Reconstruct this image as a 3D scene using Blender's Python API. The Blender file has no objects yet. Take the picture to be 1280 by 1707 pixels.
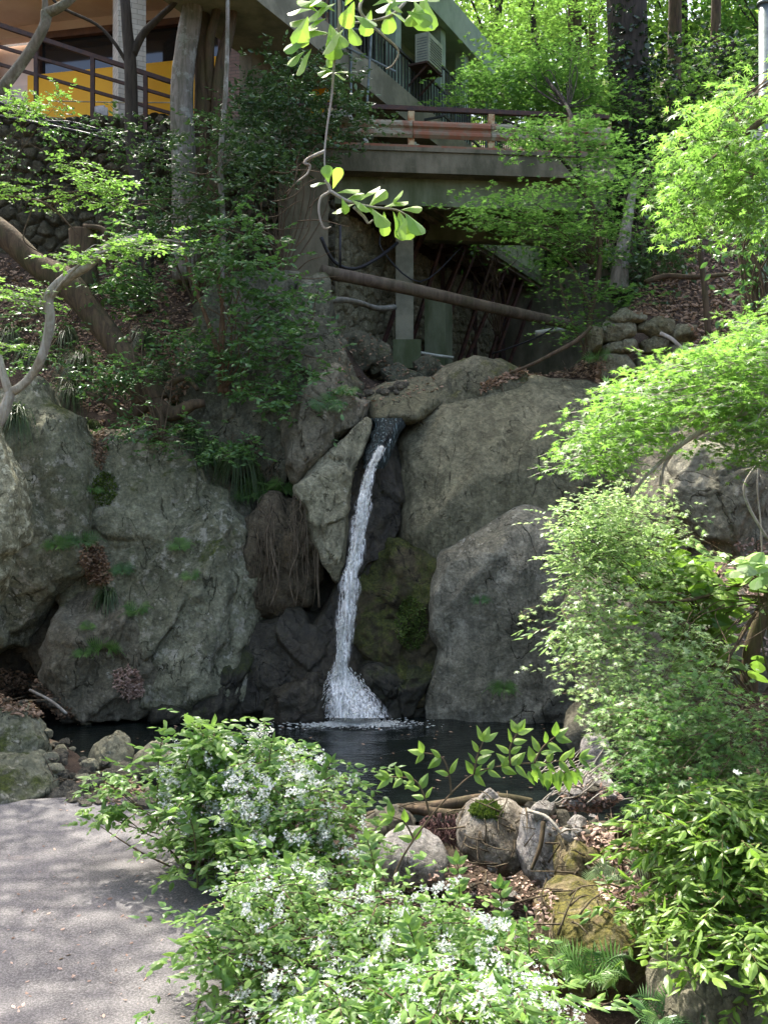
import bpy, math, random
import numpy as np
from mathutils import Vector
from mathutils.bvhtree import BVHTree

# ------------------------------------------------------------------ camera, sky, sun, exposure
S = bpy.context.scene
COL = S.collection
F, CX, CY, CZ = 1700.0, 640.0, 853.5, 3.1
cam_d = bpy.data.cameras.new('camera'); cam = bpy.data.objects.new('camera', cam_d); COL.objects.link(cam)
cam.location = (0, 0, CZ); cam.rotation_euler = (math.radians(90), 0, 0)
cam_d.sensor_fit = 'VERTICAL'; cam_d.sensor_height = 36.0; cam_d.sensor_width = 27.0
cam_d.lens = 36.0 * F / 1707.0; cam_d.clip_start = 0.1; cam_d.clip_end = 600
S.camera = cam
SUN_EL, SUN_AZ = math.radians(62), math.radians(-27)      # azimuth from +Y, negative = to the left
wd = bpy.data.worlds.new('World'); S.world = wd; wd.use_nodes = True
wn = wd.node_tree.nodes; bgn = wn['Background']
sky = wn.new('ShaderNodeTexSky'); sky.sky_type = 'NISHITA'; sky.sun_disc = False
sky.sun_elevation = SUN_EL; sky.sun_rotation = SUN_AZ; sky.dust_density = 5.0; sky.ozone_density = .3; sky.air_density = .8
wd.node_tree.links.new(sky.outputs[0], bgn.inputs[0]); bgn.inputs[1].default_value = 0.15
sl = bpy.data.lights.new('sun', 'SUN'); sl.energy = 2.8; sl.angle = math.radians(0.5); sl.color = (1.0, .95, .86)
sun = bpy.data.objects.new('sun', sl); COL.objects.link(sun)
sd = Vector((math.cos(SUN_EL)*math.sin(SUN_AZ), math.cos(SUN_EL)*math.cos(SUN_AZ), math.sin(SUN_EL)))
sun.rotation_euler = sd.to_track_quat('Z', 'Y').to_euler(); sun.location = sd*60
vs = S.view_settings; vs.view_transform = 'Standard'; vs.look = 'None'; vs.gamma = 1; vs.use_curve_mapping = False
vs.exposure = 2.22
S.render.engine = 'CYCLES'
cy = S.cycles; cy.max_bounces = 6; cy.diffuse_bounces = 4; cy.glossy_bounces = 2; cy.transmission_bounces = 4
cy.transparent_max_bounces = 8; cy.use_denoising = True; cy.caustics_reflective = False; cy.caustics_refractive = False
cy.sample_clamp_indirect = 8

rng = np.random.default_rng(7); random.seed(7)
def P(px, py, d): return np.array([(px-CX)/F*d, d, CZ-(py-CY)/F*d])
def Pn(px, py, d): return np.stack([(px-CX)/F*d, d+0*px, CZ-(py-CY)/F*d], -1)

# ------------------------------------------------------------------ noise
def _h(i, s):
    i = i.astype(np.int64)
    n = (i[..., 0]*374761393 + i[..., 1]*668265263 + i[..., 2]*2147483647*3 + s*974634777) & 0xffffffff
    n = ((n ^ (n >> 13))*1274126177) & 0xffffffff
    n = ((n ^ (n >> 16))*2246822519) & 0xffffffff
    return ((n ^ (n >> 15)) & 0xffff)/32767.5-1.0
def vnoise(p, s=0):
    p = np.asarray(p, float); i = np.floor(p); f = p-i; f = f*f*(3-2*f); r = 0
    for a in (0, 1):
        for b in (0, 1):
            for c in (0, 1):
                w = (f[..., 0] if a else 1-f[..., 0])*(f[..., 1] if b else 1-f[..., 1])*(f[..., 2] if c else 1-f[..., 2])
                r = r+w*_h(i+np.array([a, b, c]), s)
    return r
def fbm(p, o=4, s=0, g=.5):
    a, r = 1.0, 0
    for k in range(o):
        r = r+a*vnoise(p*(2.03**k)+k*17.3, s+k); a *= g
    return r
def sm(a, b, t):
    t = np.clip((np.asarray(t, float)-a)/(b-a), 0, 1); return t*t*(3-2*t)
def unit(v): return v/np.maximum(np.linalg.norm(v, axis=-1, keepdims=True), 1e-9)

# ------------------------------------------------------------------ object helpers
def tag(o, label=None, cat=None, group=None, kind=None):
    if label: o['label'] = label
    if cat: o['category'] = cat
    if group: o['group'] = group
    if kind: o['kind'] = kind
    return o
def empty(name, loc=(0, 0, 0), **k):
    o = bpy.data.objects.new(name, None); COL.objects.link(o); o.location = [float(x) for x in loc]; o.empty_display_size = .2
    return tag(o, **k)
def mesh(name, V, Fs, mat, parent=None, smooth=True, tone=None, origin=None, midx=None, **k):
    """V (n,3) world coordinates; Fs a list of (m,3)/(m,4) arrays. Vertices are stored relative to the parent or origin."""
    V = np.asarray(V, float)
    if origin is None:
        if parent is not None: origin = np.array(parent.location) + (np.array(parent.parent.location) if parent.parent else 0)
        else: origin = np.array([V[:, 0].mean(), V[:, 1].mean(), V[:, 2].min()])
        if parent is None: loc = origin
        else: loc = np.zeros(3)
    else: loc = origin if parent is None else np.zeros(3)
    me = bpy.data.meshes.new(name)
    Fs = [np.asarray(f, dtype=np.int32) for f in Fs if len(f)]
    me.vertices.add(len(V)); me.vertices.foreach_set('co', (V-origin).astype(np.float32).ravel())
    nl = sum(f.size for f in Fs); npoly = sum(len(f) for f in Fs)
    me.loops.add(nl); me.polygons.add(npoly)
    me.loops.foreach_set('vertex_index', np.concatenate([f.ravel() for f in Fs]))
    tot = np.concatenate([np.full(len(f), f.shape[1], np.int32) for f in Fs])
    st = np.concatenate([[0], np.cumsum(tot)[:-1]]).astype(np.int32)
    me.polygons.foreach_set('loop_start', st)
    try: me.polygons.foreach_set('loop_total', tot)
    except Exception: pass
    me.polygons.foreach_set('use_smooth', np.full(npoly, smooth, bool))
    mats = mat if isinstance(mat, (list, tuple)) else [mat]
    for m in mats: me.materials.append(m)
    if midx is not None: me.polygons.foreach_set('material_index', np.asarray(midx, np.int32))
    me.update(calc_edges=True); me.validate()
    if tone is not None:
        a = me.attributes.new('tone', 'FLOAT', 'POINT'); a.data.foreach_set('value', np.asarray(tone, np.float32))
    o = bpy.data.objects.new(name, me); COL.objects.link(o)
    o.parent = parent; o.location = [float(x) for x in loc]
    return tag(o, **k)

class MB:
    """collects shapes for one mesh"""
    def __init__(s): s.V = []; s.F4 = []; s.F3 = []; s.n = 0; s.T = []
    def add(s, V, f4=(), f3=(), t=0.5):
        V = np.asarray(V, float); s.V.append(V)
        if len(f4): s.F4.append(np.asarray(f4)+s.n)
        if len(f3): s.F3.append(np.asarray(f3)+s.n)
        s.T.append(np.full(len(V), t) if np.isscalar(t) else t); s.n += len(V)
    def box(s, c, size, u=(1, 0, 0), w=(0, 0, 1)):
        u = np.array(u, float); u /= np.linalg.norm(u); w = np.array(w, float); w = w-u*np.dot(u, w); w /= np.linalg.norm(w)
        v = np.cross(w, u); h = np.array(size)/2.0
        V = [np.array(c)+u*h[0]*a+v*h[1]*b+w*h[2]*e for a in (-1, 1) for b in (-1, 1) for e in (-1, 1)]
        s.add(V, [(0, 1, 3, 2), (4, 6, 7, 5), (0, 4, 5, 1), (2, 3, 7, 6), (0, 2, 6, 4), (1, 5, 7, 3)])
    def beam(s, a, b, w, h, up=(0, 0, 1)):
        a = np.array(a, float); b = np.array(b, float); d = b-a
        if abs(np.dot(d/np.linalg.norm(d), up)) > .97: up = (0, 1, 0)
        s.box((a+b)/2, (np.linalg.norm(d), w, h), d, up)
    def tube(s, pts, r, sides=8, rough=0.0, sub=0, seed=0, t=.5):
        pts = np.array(pts, float)
        r = np.full(len(pts), r, float) if np.isscalar(r) else np.array(r, float)
        if sub:
            pts, r = smooth_curve(pts, r, sub)
        n = len(pts); T = unit(np.gradient(pts, axis=0)) if n > 1 else np.array([[0, 0, 1.]])
        up = np.array([0, 0, 1.]) if abs(T[0][2]) < .9 else np.array([1., 0, 0])
        U = np.zeros((n, 3)); u = unit(up-T[0]*np.dot(up, T[0]))
        for i in range(n):
            u = unit(u-T[i]*np.dot(u, T[i])); U[i] = u
        W = np.cross(T, U); a = np.arange(sides)*2*math.pi/sides
        ring = np.cos(a)[None, :, None]*U[:, None]+np.sin(a)[None, :, None]*W[:, None]
        rr = r[:, None, None]*np.ones((n, sides, 1))
        if rough:
            q = pts[:, None]*1.0+ring*.6
            rr = rr*(1+rough*fbm(q*1.7+seed*9.1, 3, seed)[..., None])
        V = (pts[:, None]+ring*rr).reshape(-1, 3)
        i = np.arange(n-1)[:, None]*sides; j = np.arange(sides)[None]; k = (j+1) % sides
        f4 = np.stack([i+j, i+k, i+sides+k, i+sides+j], -1).reshape(-1, 4)
        V = np.vstack([V, pts[:1], pts[-1:]]); c0, c1 = n*sides, n*sides+1; j = np.arange(sides); k = (j+1) % sides
        f3 = np.vstack([np.stack([k, j, np.full(sides, c0)], -1), np.stack([(n-1)*sides+j, (n-1)*sides+k, np.full(sides, c1)], -1)])
        s.add(V, f4, f3, t)
    def build(s, name, mat, parent=None, smooth=False, **k):
        fs = []
        if s.F4: fs.append(np.vstack(s.F4))
        if s.F3: fs.append(np.vstack(s.F3))
        return mesh(name, np.vstack(s.V), fs, mat, parent, smooth, tone=np.concatenate(s.T), **k)

def smooth_curve(pts, r, sub):
    n = len(pts); o = []; q = []
    for i in range(n-1):
        p0, p1, p2, p3 = pts[max(i-1, 0)], pts[i], pts[i+1], pts[min(i+2, n-1)]
        for k in range(sub):
            t = k/sub
            o.append(.5*((2*p1)+(-p0+p2)*t+(2*p0-5*p1+4*p2-p3)*t*t+(-p0+3*p1-3*p2+p3)*t**3)); q.append(r[i]*(1-t)+r[i+1]*t)
    o.append(pts[-1]); q.append(r[-1]); return np.array(o), np.array(q)

# ------------------------------------------------------------------ materials
class N:
    def __init__(s, name):
        s.m = bpy.data.materials.new(name); s.m.use_nodes = True; s.t = s.m.node_tree; s.n = s.t.nodes
        s.b = s.n['Principled BSDF']; s.out = s.n['Material Output']; s.tc = s.n.new('ShaderNodeTexCoord'); s.co = s.tc.outputs['Object']
    def l(s, a, b): s.t.links.new(a, b)
    def v(s, sock, x):
        if isinstance(x, bpy.types.NodeSocket): s.l(x, sock)
        elif isinstance(x, (tuple, list)) and len(x) == 3 and sock.type == 'RGBA': sock.default_value = (*x, 1)
        else: sock.default_value = x
    def mapc(s, scale=(1, 1, 1), co=None, rot=(0, 0, 0)):
        q = s.n.new('ShaderNodeMapping'); s.l(co or s.co, q.inputs[0]); q.inputs['Scale'].default_value = scale; q.inputs['Rotation'].default_value = rot; return q.outputs[0]
    def noise(s, sc, det=4, rough=.55, co=None, dist=0):
        q = s.n.new('ShaderNodeTexNoise'); s.l(co or s.co, q.inputs['Vector']); q.inputs['Scale'].default_value = sc
        q.inputs['Detail'].default_value = det; q.inputs['Roughness'].default_value = rough; q.inputs['Distortion'].default_value = dist; return q.outputs['Fac']
    def vor(s, sc, feat='F1', co=None, out='Distance', rnd=1):
        q = s.n.new('ShaderNodeTexVoronoi'); q.feature = feat; s.l(co or s.co, q.inputs['Vector']); q.inputs['Scale'].default_value = sc
        q.inputs['Randomness'].default_value = rnd; return q.outputs[out]
    def ramp(s, f, a, b, lo=0.0, hi=1.0):
        q = s.n.new('ShaderNodeMapRange'); q.interpolation_type = 'SMOOTHSTEP'; s.l(f, q.inputs[0])
        q.inputs[1].default_value = a; q.inputs[2].default_value = b; q.inputs[3].default_value = lo; q.inputs[4].default_value = hi; return q.outputs[0]
    def math(s, op, a, b=0.0):
        q = s.n.new('ShaderNodeMath'); q.operation = op; s.v(q.inputs[0], a); s.v(q.inputs[1], b); return q.outputs[0]
    def mix(s, f, a, b):
        q = s.n.new('ShaderNodeMix'); q.data_type = 'RGBA'; s.v(q.inputs[0], f); s.v(q.inputs[6], a); s.v(q.inputs[7], b); return q.outputs[2]
    def attr(s, nm='tone'):
        q = s.n.new('ShaderNodeAttribute'); q.attribute_name = nm; return q.outputs['Fac']
    def nz(s):
        g = s.n.new('ShaderNodeNewGeometry'); q = s.n.new('ShaderNodeSeparateXYZ'); s.l(g.outputs['Normal'], q.inputs[0]); return q.outputs[2]
    def wz(s):
        g = s.n.new('ShaderNodeNewGeometry'); q = s.n.new('ShaderNodeSeparateXYZ'); s.l(g.outputs['Position'], q.inputs[0]); return q.outputs[2]
    def bump(s, h, st=.5, dist=.02, prev=None):
        q = s.n.new('ShaderNodeBump'); s.l(h, q.inputs['Height']); q.inputs['Strength'].default_value = st; q.inputs['Distance'].default_value = dist
        if prev is not None: s.l(prev, q.inputs['Normal'])
        return q.outputs[0]
    def done(s, col=None, rough=.8, normal=None, spec=.4, **k):
        if col is not None: s.v(s.b.inputs['Base Color'], col)
        s.v(s.b.inputs['Roughness'], rough); s.v(s.b.inputs['Specular IOR Level'], spec)
        if normal is not None: s.l(normal, s.b.inputs['Normal'])
        for a, c in k.items(): s.v(s.b.inputs[a.replace('_', ' ')], c)
        return s.m

def rock_mat(name, c1=(.13, .13, .105), c2=(.23, .23, .19), lichen=.25, moss=.3, mossc=(.05, .065, .012), wet=0., sc=1.0, lich=(.41, .39, .3), iron=.25, dirz=None):
    n = N(name)
    big = n.noise(.7*sc, 4, .6); med = n.noise(3.2*sc, 6, .65, dist=.5); fine = n.noise(24*sc, 6, .72)
    col = n.mix(n.ramp(med, .3, .7), c1, c2)
    col = n.mix(n.ramp(big, .35, .65, 0, .75), col, (c1[0]*.75, c1[1]*.76, c1[2]*.68))
    if iron: col = n.mix(n.ramp(n.noise(1.3*sc, 5, .6, co=n.mapc((1, 1, .5))), .56, .74, 0, iron), col, (.15, .1, .045))
    fl = n.math('MULTIPLY', n.ramp(fine, .32, .7, .7, 1.3), n.ramp(n.noise(6*sc, 6, .75, dist=1.2), .3, .7, .68, 1.32))
    q = n.n.new('ShaderNodeVectorMath'); q.operation = 'SCALE'; n.l(col, q.inputs[0]); n.l(fl, q.inputs['Scale']); col = q.outputs[0]
    if lichen:
        a = n.ramp(n.noise(5.5*sc, 8, .72), .60-.1*lichen, .68-.08*lichen)
        zone = n.ramp(n.noise(1.1*sc, 3, .5, dist=.6), .62-.35*lichen, .75-.25*lichen)
        sp = n.ramp(n.vor(9*sc, 'F1', co=n.mapc((1, 1, 1), rot=(.3, .2, .5))), .22, .12)
        sp = n.math('MULTIPLY', sp, n.ramp(n.noise(2.2*sc, 2), .5, .62))
        f = n.math('MAXIMUM', n.math('MULTIPLY', a, zone), n.math('MULTIPLY', sp, min(1, lichen*1.7)))
        col = n.mix(n.math('MULTIPLY', f, .8), col, lich)
    if moss:
        a = n.math('ADD', n.noise(1.6*sc, 7, .7), n.math('MULTIPLY', n.nz(), .16))
        mf = n.ramp(a, .86-.42*moss, .98-.4*moss)
        mc = n.mix(n.ramp(n.noise(30, 4, .7), .35, .7), (mossc[0]*.5, mossc[1]*.55, mossc[2]*.5), (mossc[0]*1.6, mossc[1]*1.5, mossc[2]*1.3))
        col = n.mix(mf, col, mc)
    cn = n.math('ABSOLUTE', n.math('SUBTRACT', n.noise(.9*sc, 5, .5, co=n.mapc((1.5, 1, .75), rot=(.2, .5, 0)), dist=.8), .5))
    crack = n.math('MAXIMUM', n.ramp(cn, .001, .007), n.ramp(n.noise(1.7*sc, 3), .47, .52))
    cn2 = n.math('ABSOLUTE', n.math('SUBTRACT', n.noise(3.1*sc, 5, .55, co=n.mapc((1.7, 1, .6), rot=(.1, -.6, .2)), dist=.5), .5))
    fine_cr = n.math('MAXIMUM', n.ramp(cn2, .0, .012, .25, 1), n.ramp(n.noise(1.9*sc, 3), .50, .58, 1, 0))
    crack = n.math('MULTIPLY', crack, fine_cr)
    st = n.ramp(n.noise(3.2*sc, 5, .65, co=n.mapc((1.6, 1.6, .16))), .50, .66, 0, .5)
    col = n.mix(st, col, (c1[0]*.5, c1[1]*.52, c1[2]*.5))
    lt = n.ramp(n.noise(4.5*sc, 5, .7, co=n.mapc((1.2, 1, .3), rot=(0, .5, 0))), .58, .70, 0, .35)
    col = n.mix(lt, col, (min(.6, c2[0]*1.5), min(.6, c2[1]*1.5), min(.6, c2[2]*1.5)))
    col = n.mix(crack, (c1[0]*.35, c1[1]*.35, c1[2]*.3), col)
    b = n.bump(med, .8, .10); b = n.bump(n.noise(9*sc, 8, .75, dist=.3), .85, .045, b); b = n.bump(fine, .7, .012, b)
    b = n.bump(crack, .7, .04, b)
    rough = .88
    if wet:
        rough = n.ramp(n.noise(4, 3), .3, .7, .95-.6*wet, .9-.45*wet)
    return n.done(col, rough, b, spec=.3+.15*wet)
def _dist(n, sc, amt):
    q = n.n.new('ShaderNodeTexNoise'); n.l(n.co, q.inputs['Vector']); q.inputs['Scale'].default_value = sc*1.5; q.inputs['Detail'].default_value = 5
    m = n.n.new('ShaderNodeVectorMath'); m.operation = 'SCALE'; n.l(q.outputs['Color'], m.inputs[0]); m.inputs['Scale'].default_value = amt
    a = n.n.new('ShaderNodeVectorMath'); a.operation = 'ADD'; n.l(n.co, a.inputs[0]); n.l(m.outputs[0], a.inputs[1]); return a.outputs[0]

def leaf_mat(name, c1, c2, trans=.42, rough=.42, tc=None, clump=.0):
    n = N(name); t = n.attr(); f = n.ramp(t, 0, 1)
    if clump: f = n.math('ADD', n.math('MULTIPLY', f, 1-clump), n.math('MULTIPLY', n.ramp(n.noise(1.6, 3), .35, .65), clump))
    col = n.mix(f, c1, c2); n.done(col, rough, spec=.45)
    tr = n.n.new('ShaderNodeBsdfTranslucent'); tcc = n.mix(.5, col, tc or (c2[0]*1.25, c2[1]*1.5, c2[2]*.9)); n.l(tcc, tr.inputs[0])
    mx = n.n.new('ShaderNodeMixShader'); mx.inputs[0].default_value = trans
    n.l(n.b.outputs[0], mx.inputs[1]); n.l(tr.outputs[0], mx.inputs[2]); n.l(mx.outputs[0], n.out.inputs[0]); return n.m

def plain(name, c1, c2=None, rough=.7, sc=4, bump=.3, metal=0, bd=.01, streak=1, spec=.4, lo=.35, hi=.65):
    n = N(name); co = n.mapc((1, 1, streak)) if streak != 1 else None
    f = n.noise(sc, 7, .65, co=co); c2 = c2 or tuple(x*.6 for x in c1)
    col = n.mix(n.ramp(f, lo, hi), c1, c2)
    return n.done(col, rough, n.bump(n.noise(sc*8, 5, .7, co=co), bump, bd), spec=spec, Metallic=metal)
def bark_mat(name, c1, c2, sc=1., moss=0, lich=0):
    n = N(name); a = n.noise(14*sc, 7, .7, co=n.mapc((1, 1, .16)), dist=.6); b_ = n.noise(3*sc, 5, .6)
    col = n.mix(n.ramp(a, .35, .65), c1, c2)
    if lich: col = n.mix(n.ramp(n.noise(5*sc, 6, .7), .52, .62, 0, lich), col, (.42, .44, .38))
    if moss: col = n.mix(n.ramp(b_, .42, .62, 0, moss), col, (.05, .07, .02))
    return n.done(col, .9, n.bump(a, .9, .02), spec=.2)

M = {}
M['rock'] = rock_mat('rock_grey', (.15, .135, .09), (.25, .228, .16), lichen=.35, moss=.35)
M['rock_big'] = rock_mat('rock_smooth', (0.133, 0.125, 0.0741), (0.212, 0.2, 0.121), lichen=.12, moss=.22, sc=.8, iron=.2)
M['rock_lich'] = rock_mat('rock_lichen', (0.148, 0.15, 0.0936), (0.265, 0.26, 0.164), lichen=.8, moss=.58, sc=1.0)
M['rock_light'] = rock_mat('rock_light', (0.233, 0.22, 0.14), (0.392, 0.37, 0.242), lichen=.3, moss=.1, sc=1.2)
M['rock_pale'] = rock_mat('rock_pale', (.36, .33, .3), (.56, .53, .48), lichen=.3, moss=0, sc=2.5, iron=.1)
M['rock_brown'] = rock_mat('rock_brown', (.2, .165, .12), (.42, .39, .33), lichen=.3, moss=.2, sc=2.2, mossc=(0.127, 0.12, 0.0156))
M['rock_white'] = rock_mat('rock_white_lichen', (0.212, 0.2, 0.117), (0.382, 0.36, 0.211), lichen=1.0, moss=.35, sc=2.0, lich=(0.657, 0.64, 0.429), mossc=(0.0954, 0.09, 0.0156))
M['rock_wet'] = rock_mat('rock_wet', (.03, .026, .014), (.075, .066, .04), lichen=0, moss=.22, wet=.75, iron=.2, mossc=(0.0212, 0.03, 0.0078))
M['rock_moss'] = rock_mat('rock_mossy', (0.05, 0.042, 0.02), (0.10, 0.08, 0.035), lichen=0, moss=.98, mossc=(0.055, 0.065, 0.012), wet=.2, iron=.5)
M['rock_goldmoss'] = rock_mat('rock_golden_moss', (0.212, 0.16, 0.078), (0.382, 0.33, 0.203), lichen=.3, moss=.86, mossc=(.13, .12, .03), sc=1.8)
M['rock_dome'] = rock_mat('rock_dome', (.12, .115, .07), (.2, .185, .12), lichen=.15, moss=.62, mossc=(.07, .075, .02))
M['rock_mid'] = rock_mat('rock_mid_grey', (.155, .145, .10), (.29, .275, .20), lichen=.45, moss=.3)
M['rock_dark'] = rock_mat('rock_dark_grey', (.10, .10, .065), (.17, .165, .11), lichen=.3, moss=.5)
M['rock_rootcol'] = rock_mat('rock_brown_column', (.085, .068, .04), (.16, .13, .08), lichen=.1, moss=.4, mossc=(.05, .06, .015), iron=.6)
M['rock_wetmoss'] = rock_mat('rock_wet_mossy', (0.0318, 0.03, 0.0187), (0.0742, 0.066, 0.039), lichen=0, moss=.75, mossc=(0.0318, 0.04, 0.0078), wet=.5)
M['rock_stream'] = rock_mat('rock_stream', (0.0954, 0.085, 0.0585), (0.212, 0.195, 0.14), lichen=.15, moss=.2, sc=3, wet=.25)
M['cobble'] = rock_mat('cobble', (0.0636, 0.058, 0.0351), (0.148, 0.135, 0.0819), lichen=.2, moss=.4, sc=1.6, mossc=(0.0424, 0.055, 0.0117))
M['rubble'] = rock_mat('rubble', (.2, .185, .105), (.33, .30, .19), lichen=.15, moss=.42, sc=1.6, mossc=(0.0848, 0.095, 0.0234))
# ------------------------------------------------------------------ terrain
def hgt(x, y):
    x = np.asarray(x, float); y = np.asarray(y, float)
    n1 = fbm(np.stack([x*.8, y*.8, 0*x], -1), 4, 3); n2 = fbm(np.stack([x*3, y*3, 0*x], -1), 4, 9)
    g = .25-.42*sm(-.7, .5, x)+2.2*sm(2.4, 6.5, x)
    g = g+(1.4-g)*(1-sm(2.6, 4.7, y))
    path = (1-sm(-1.6, -.9, x-(9-y)*.12))*(y > 4)*(1-sm(9.6, 10.2, y))
    g = g+(n1*.16+n2*.05)*(1-path)
    g = np.where(path > 0, g*(1-path)+.2*path, g)
    xl = -2.3-2.9*np.clip((y-10.6)/4, 0, 1.2); 
    pool = sm(10.4, 11.3, y)*(1-sm(15.9, 16.4, y))*sm(-.5, .2, x-xl)*(1-sm(2.5, 3.3, x))
    left = (1-sm(-.4, .1, x-xl))*sm(10, 11, y)
    g = g+left*(.12+.35*sm(13, 15.5, y))
    g = g*(1-pool)-.5*pool
    c = x-.5*(y-17)
    dk = 2.0*sm(18.6, 19.8, y); wl = 1-sm(-1.5, -.9, c+dk); wr = sm(2.3, 3.8, c); wc = np.clip(1-wl-wr, 0, 1)
    zl = 4.4*sm(16.0, 17.3, y)+np.clip(y-17.2, 0, 3.5)*1.12+2.9*sm(20.85, 21.1, y)
    zr = 5.5*sm(16.3, 17.8, y)+np.clip(y-17.8, 0, 4.6)*.85+np.clip(y-24, 0, 20)*.12
    zc = 4.1*sm(16.3, 17.2, y)+1.6*sm(17.2, 19.2, y)+np.clip(y-19.2, 0, 20)*.04
    cl = wl*zl+wr*zr+wc*zc
    k = sm(15.9, 16.6, y)
    g = g*(1-k)+(cl+(n1*.22+n2*.10)*(1-sm(21.2, 21.8, y)*(x < 0)))*k
    g = g+np.clip(np.abs(x)-9, 0, 22)*.55*sm(6, 14, np.abs(x)+y*.2)+sm(38, 85, y)*22
    return g
def grid_axis(lo, a, b, hi, d, k=1.16):
    v = list(np.arange(a, b+1e-6, d)); s = d; x = b
    while x < hi: s *= k; x += s; v.append(x)
    s = d; x = a
    while x > lo: s *= k; x -= s; v.insert(0, x)
    return np.array(v)
gx = grid_axis(-120, -8, 9, 120, .085); gy = grid_axis(-60, 2.4, 26, 200, .085)
GX, GY = np.meshgrid(gx, gy); GZ = hgt(GX, GY)
V = np.stack([GX, GY, GZ], -1).reshape(-1, 3); nx = len(gx); ny = len(gy)
i = (np.arange(ny-1)[:, None]*nx+np.arange(nx-1)[None]).ravel()
GF = np.stack([i, i+1, i+nx+1, i+nx], -1)
n = N('forest_soil')
c = n.mix(n.ramp(n.noise(2.5, 7, .7), .35, .65), (.045, .032, .022), (.095, .07, .05))
c = n.mix(n.ramp(n.noise(40, 5, .8), .5, .7), c, (.17, .12, .085))
c = n.mix(n.ramp(n.noise(.8, 5, .7), .55, .72, 0, .6), c, (.04, .055, .015))
gcol = n.done(c, .95, n.bump(n.noise(26, 8, .8), 1.0, .05, n.bump(n.noise(5, 5), .6, .1)), spec=.15)
BV, BF = [V], [GF]; bn = [len(V)]
def solid(V, Fq):
    BV.append(np.asarray(V, float)); BF.append(np.asarray(Fq)+bn[0]); bn[0] += len(V)
ground = mesh('ground', V, [GF], gcol, origin=np.zeros(3), kind='structure', label='dark leaf-strewn soil of the gorge and its banks')

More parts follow.
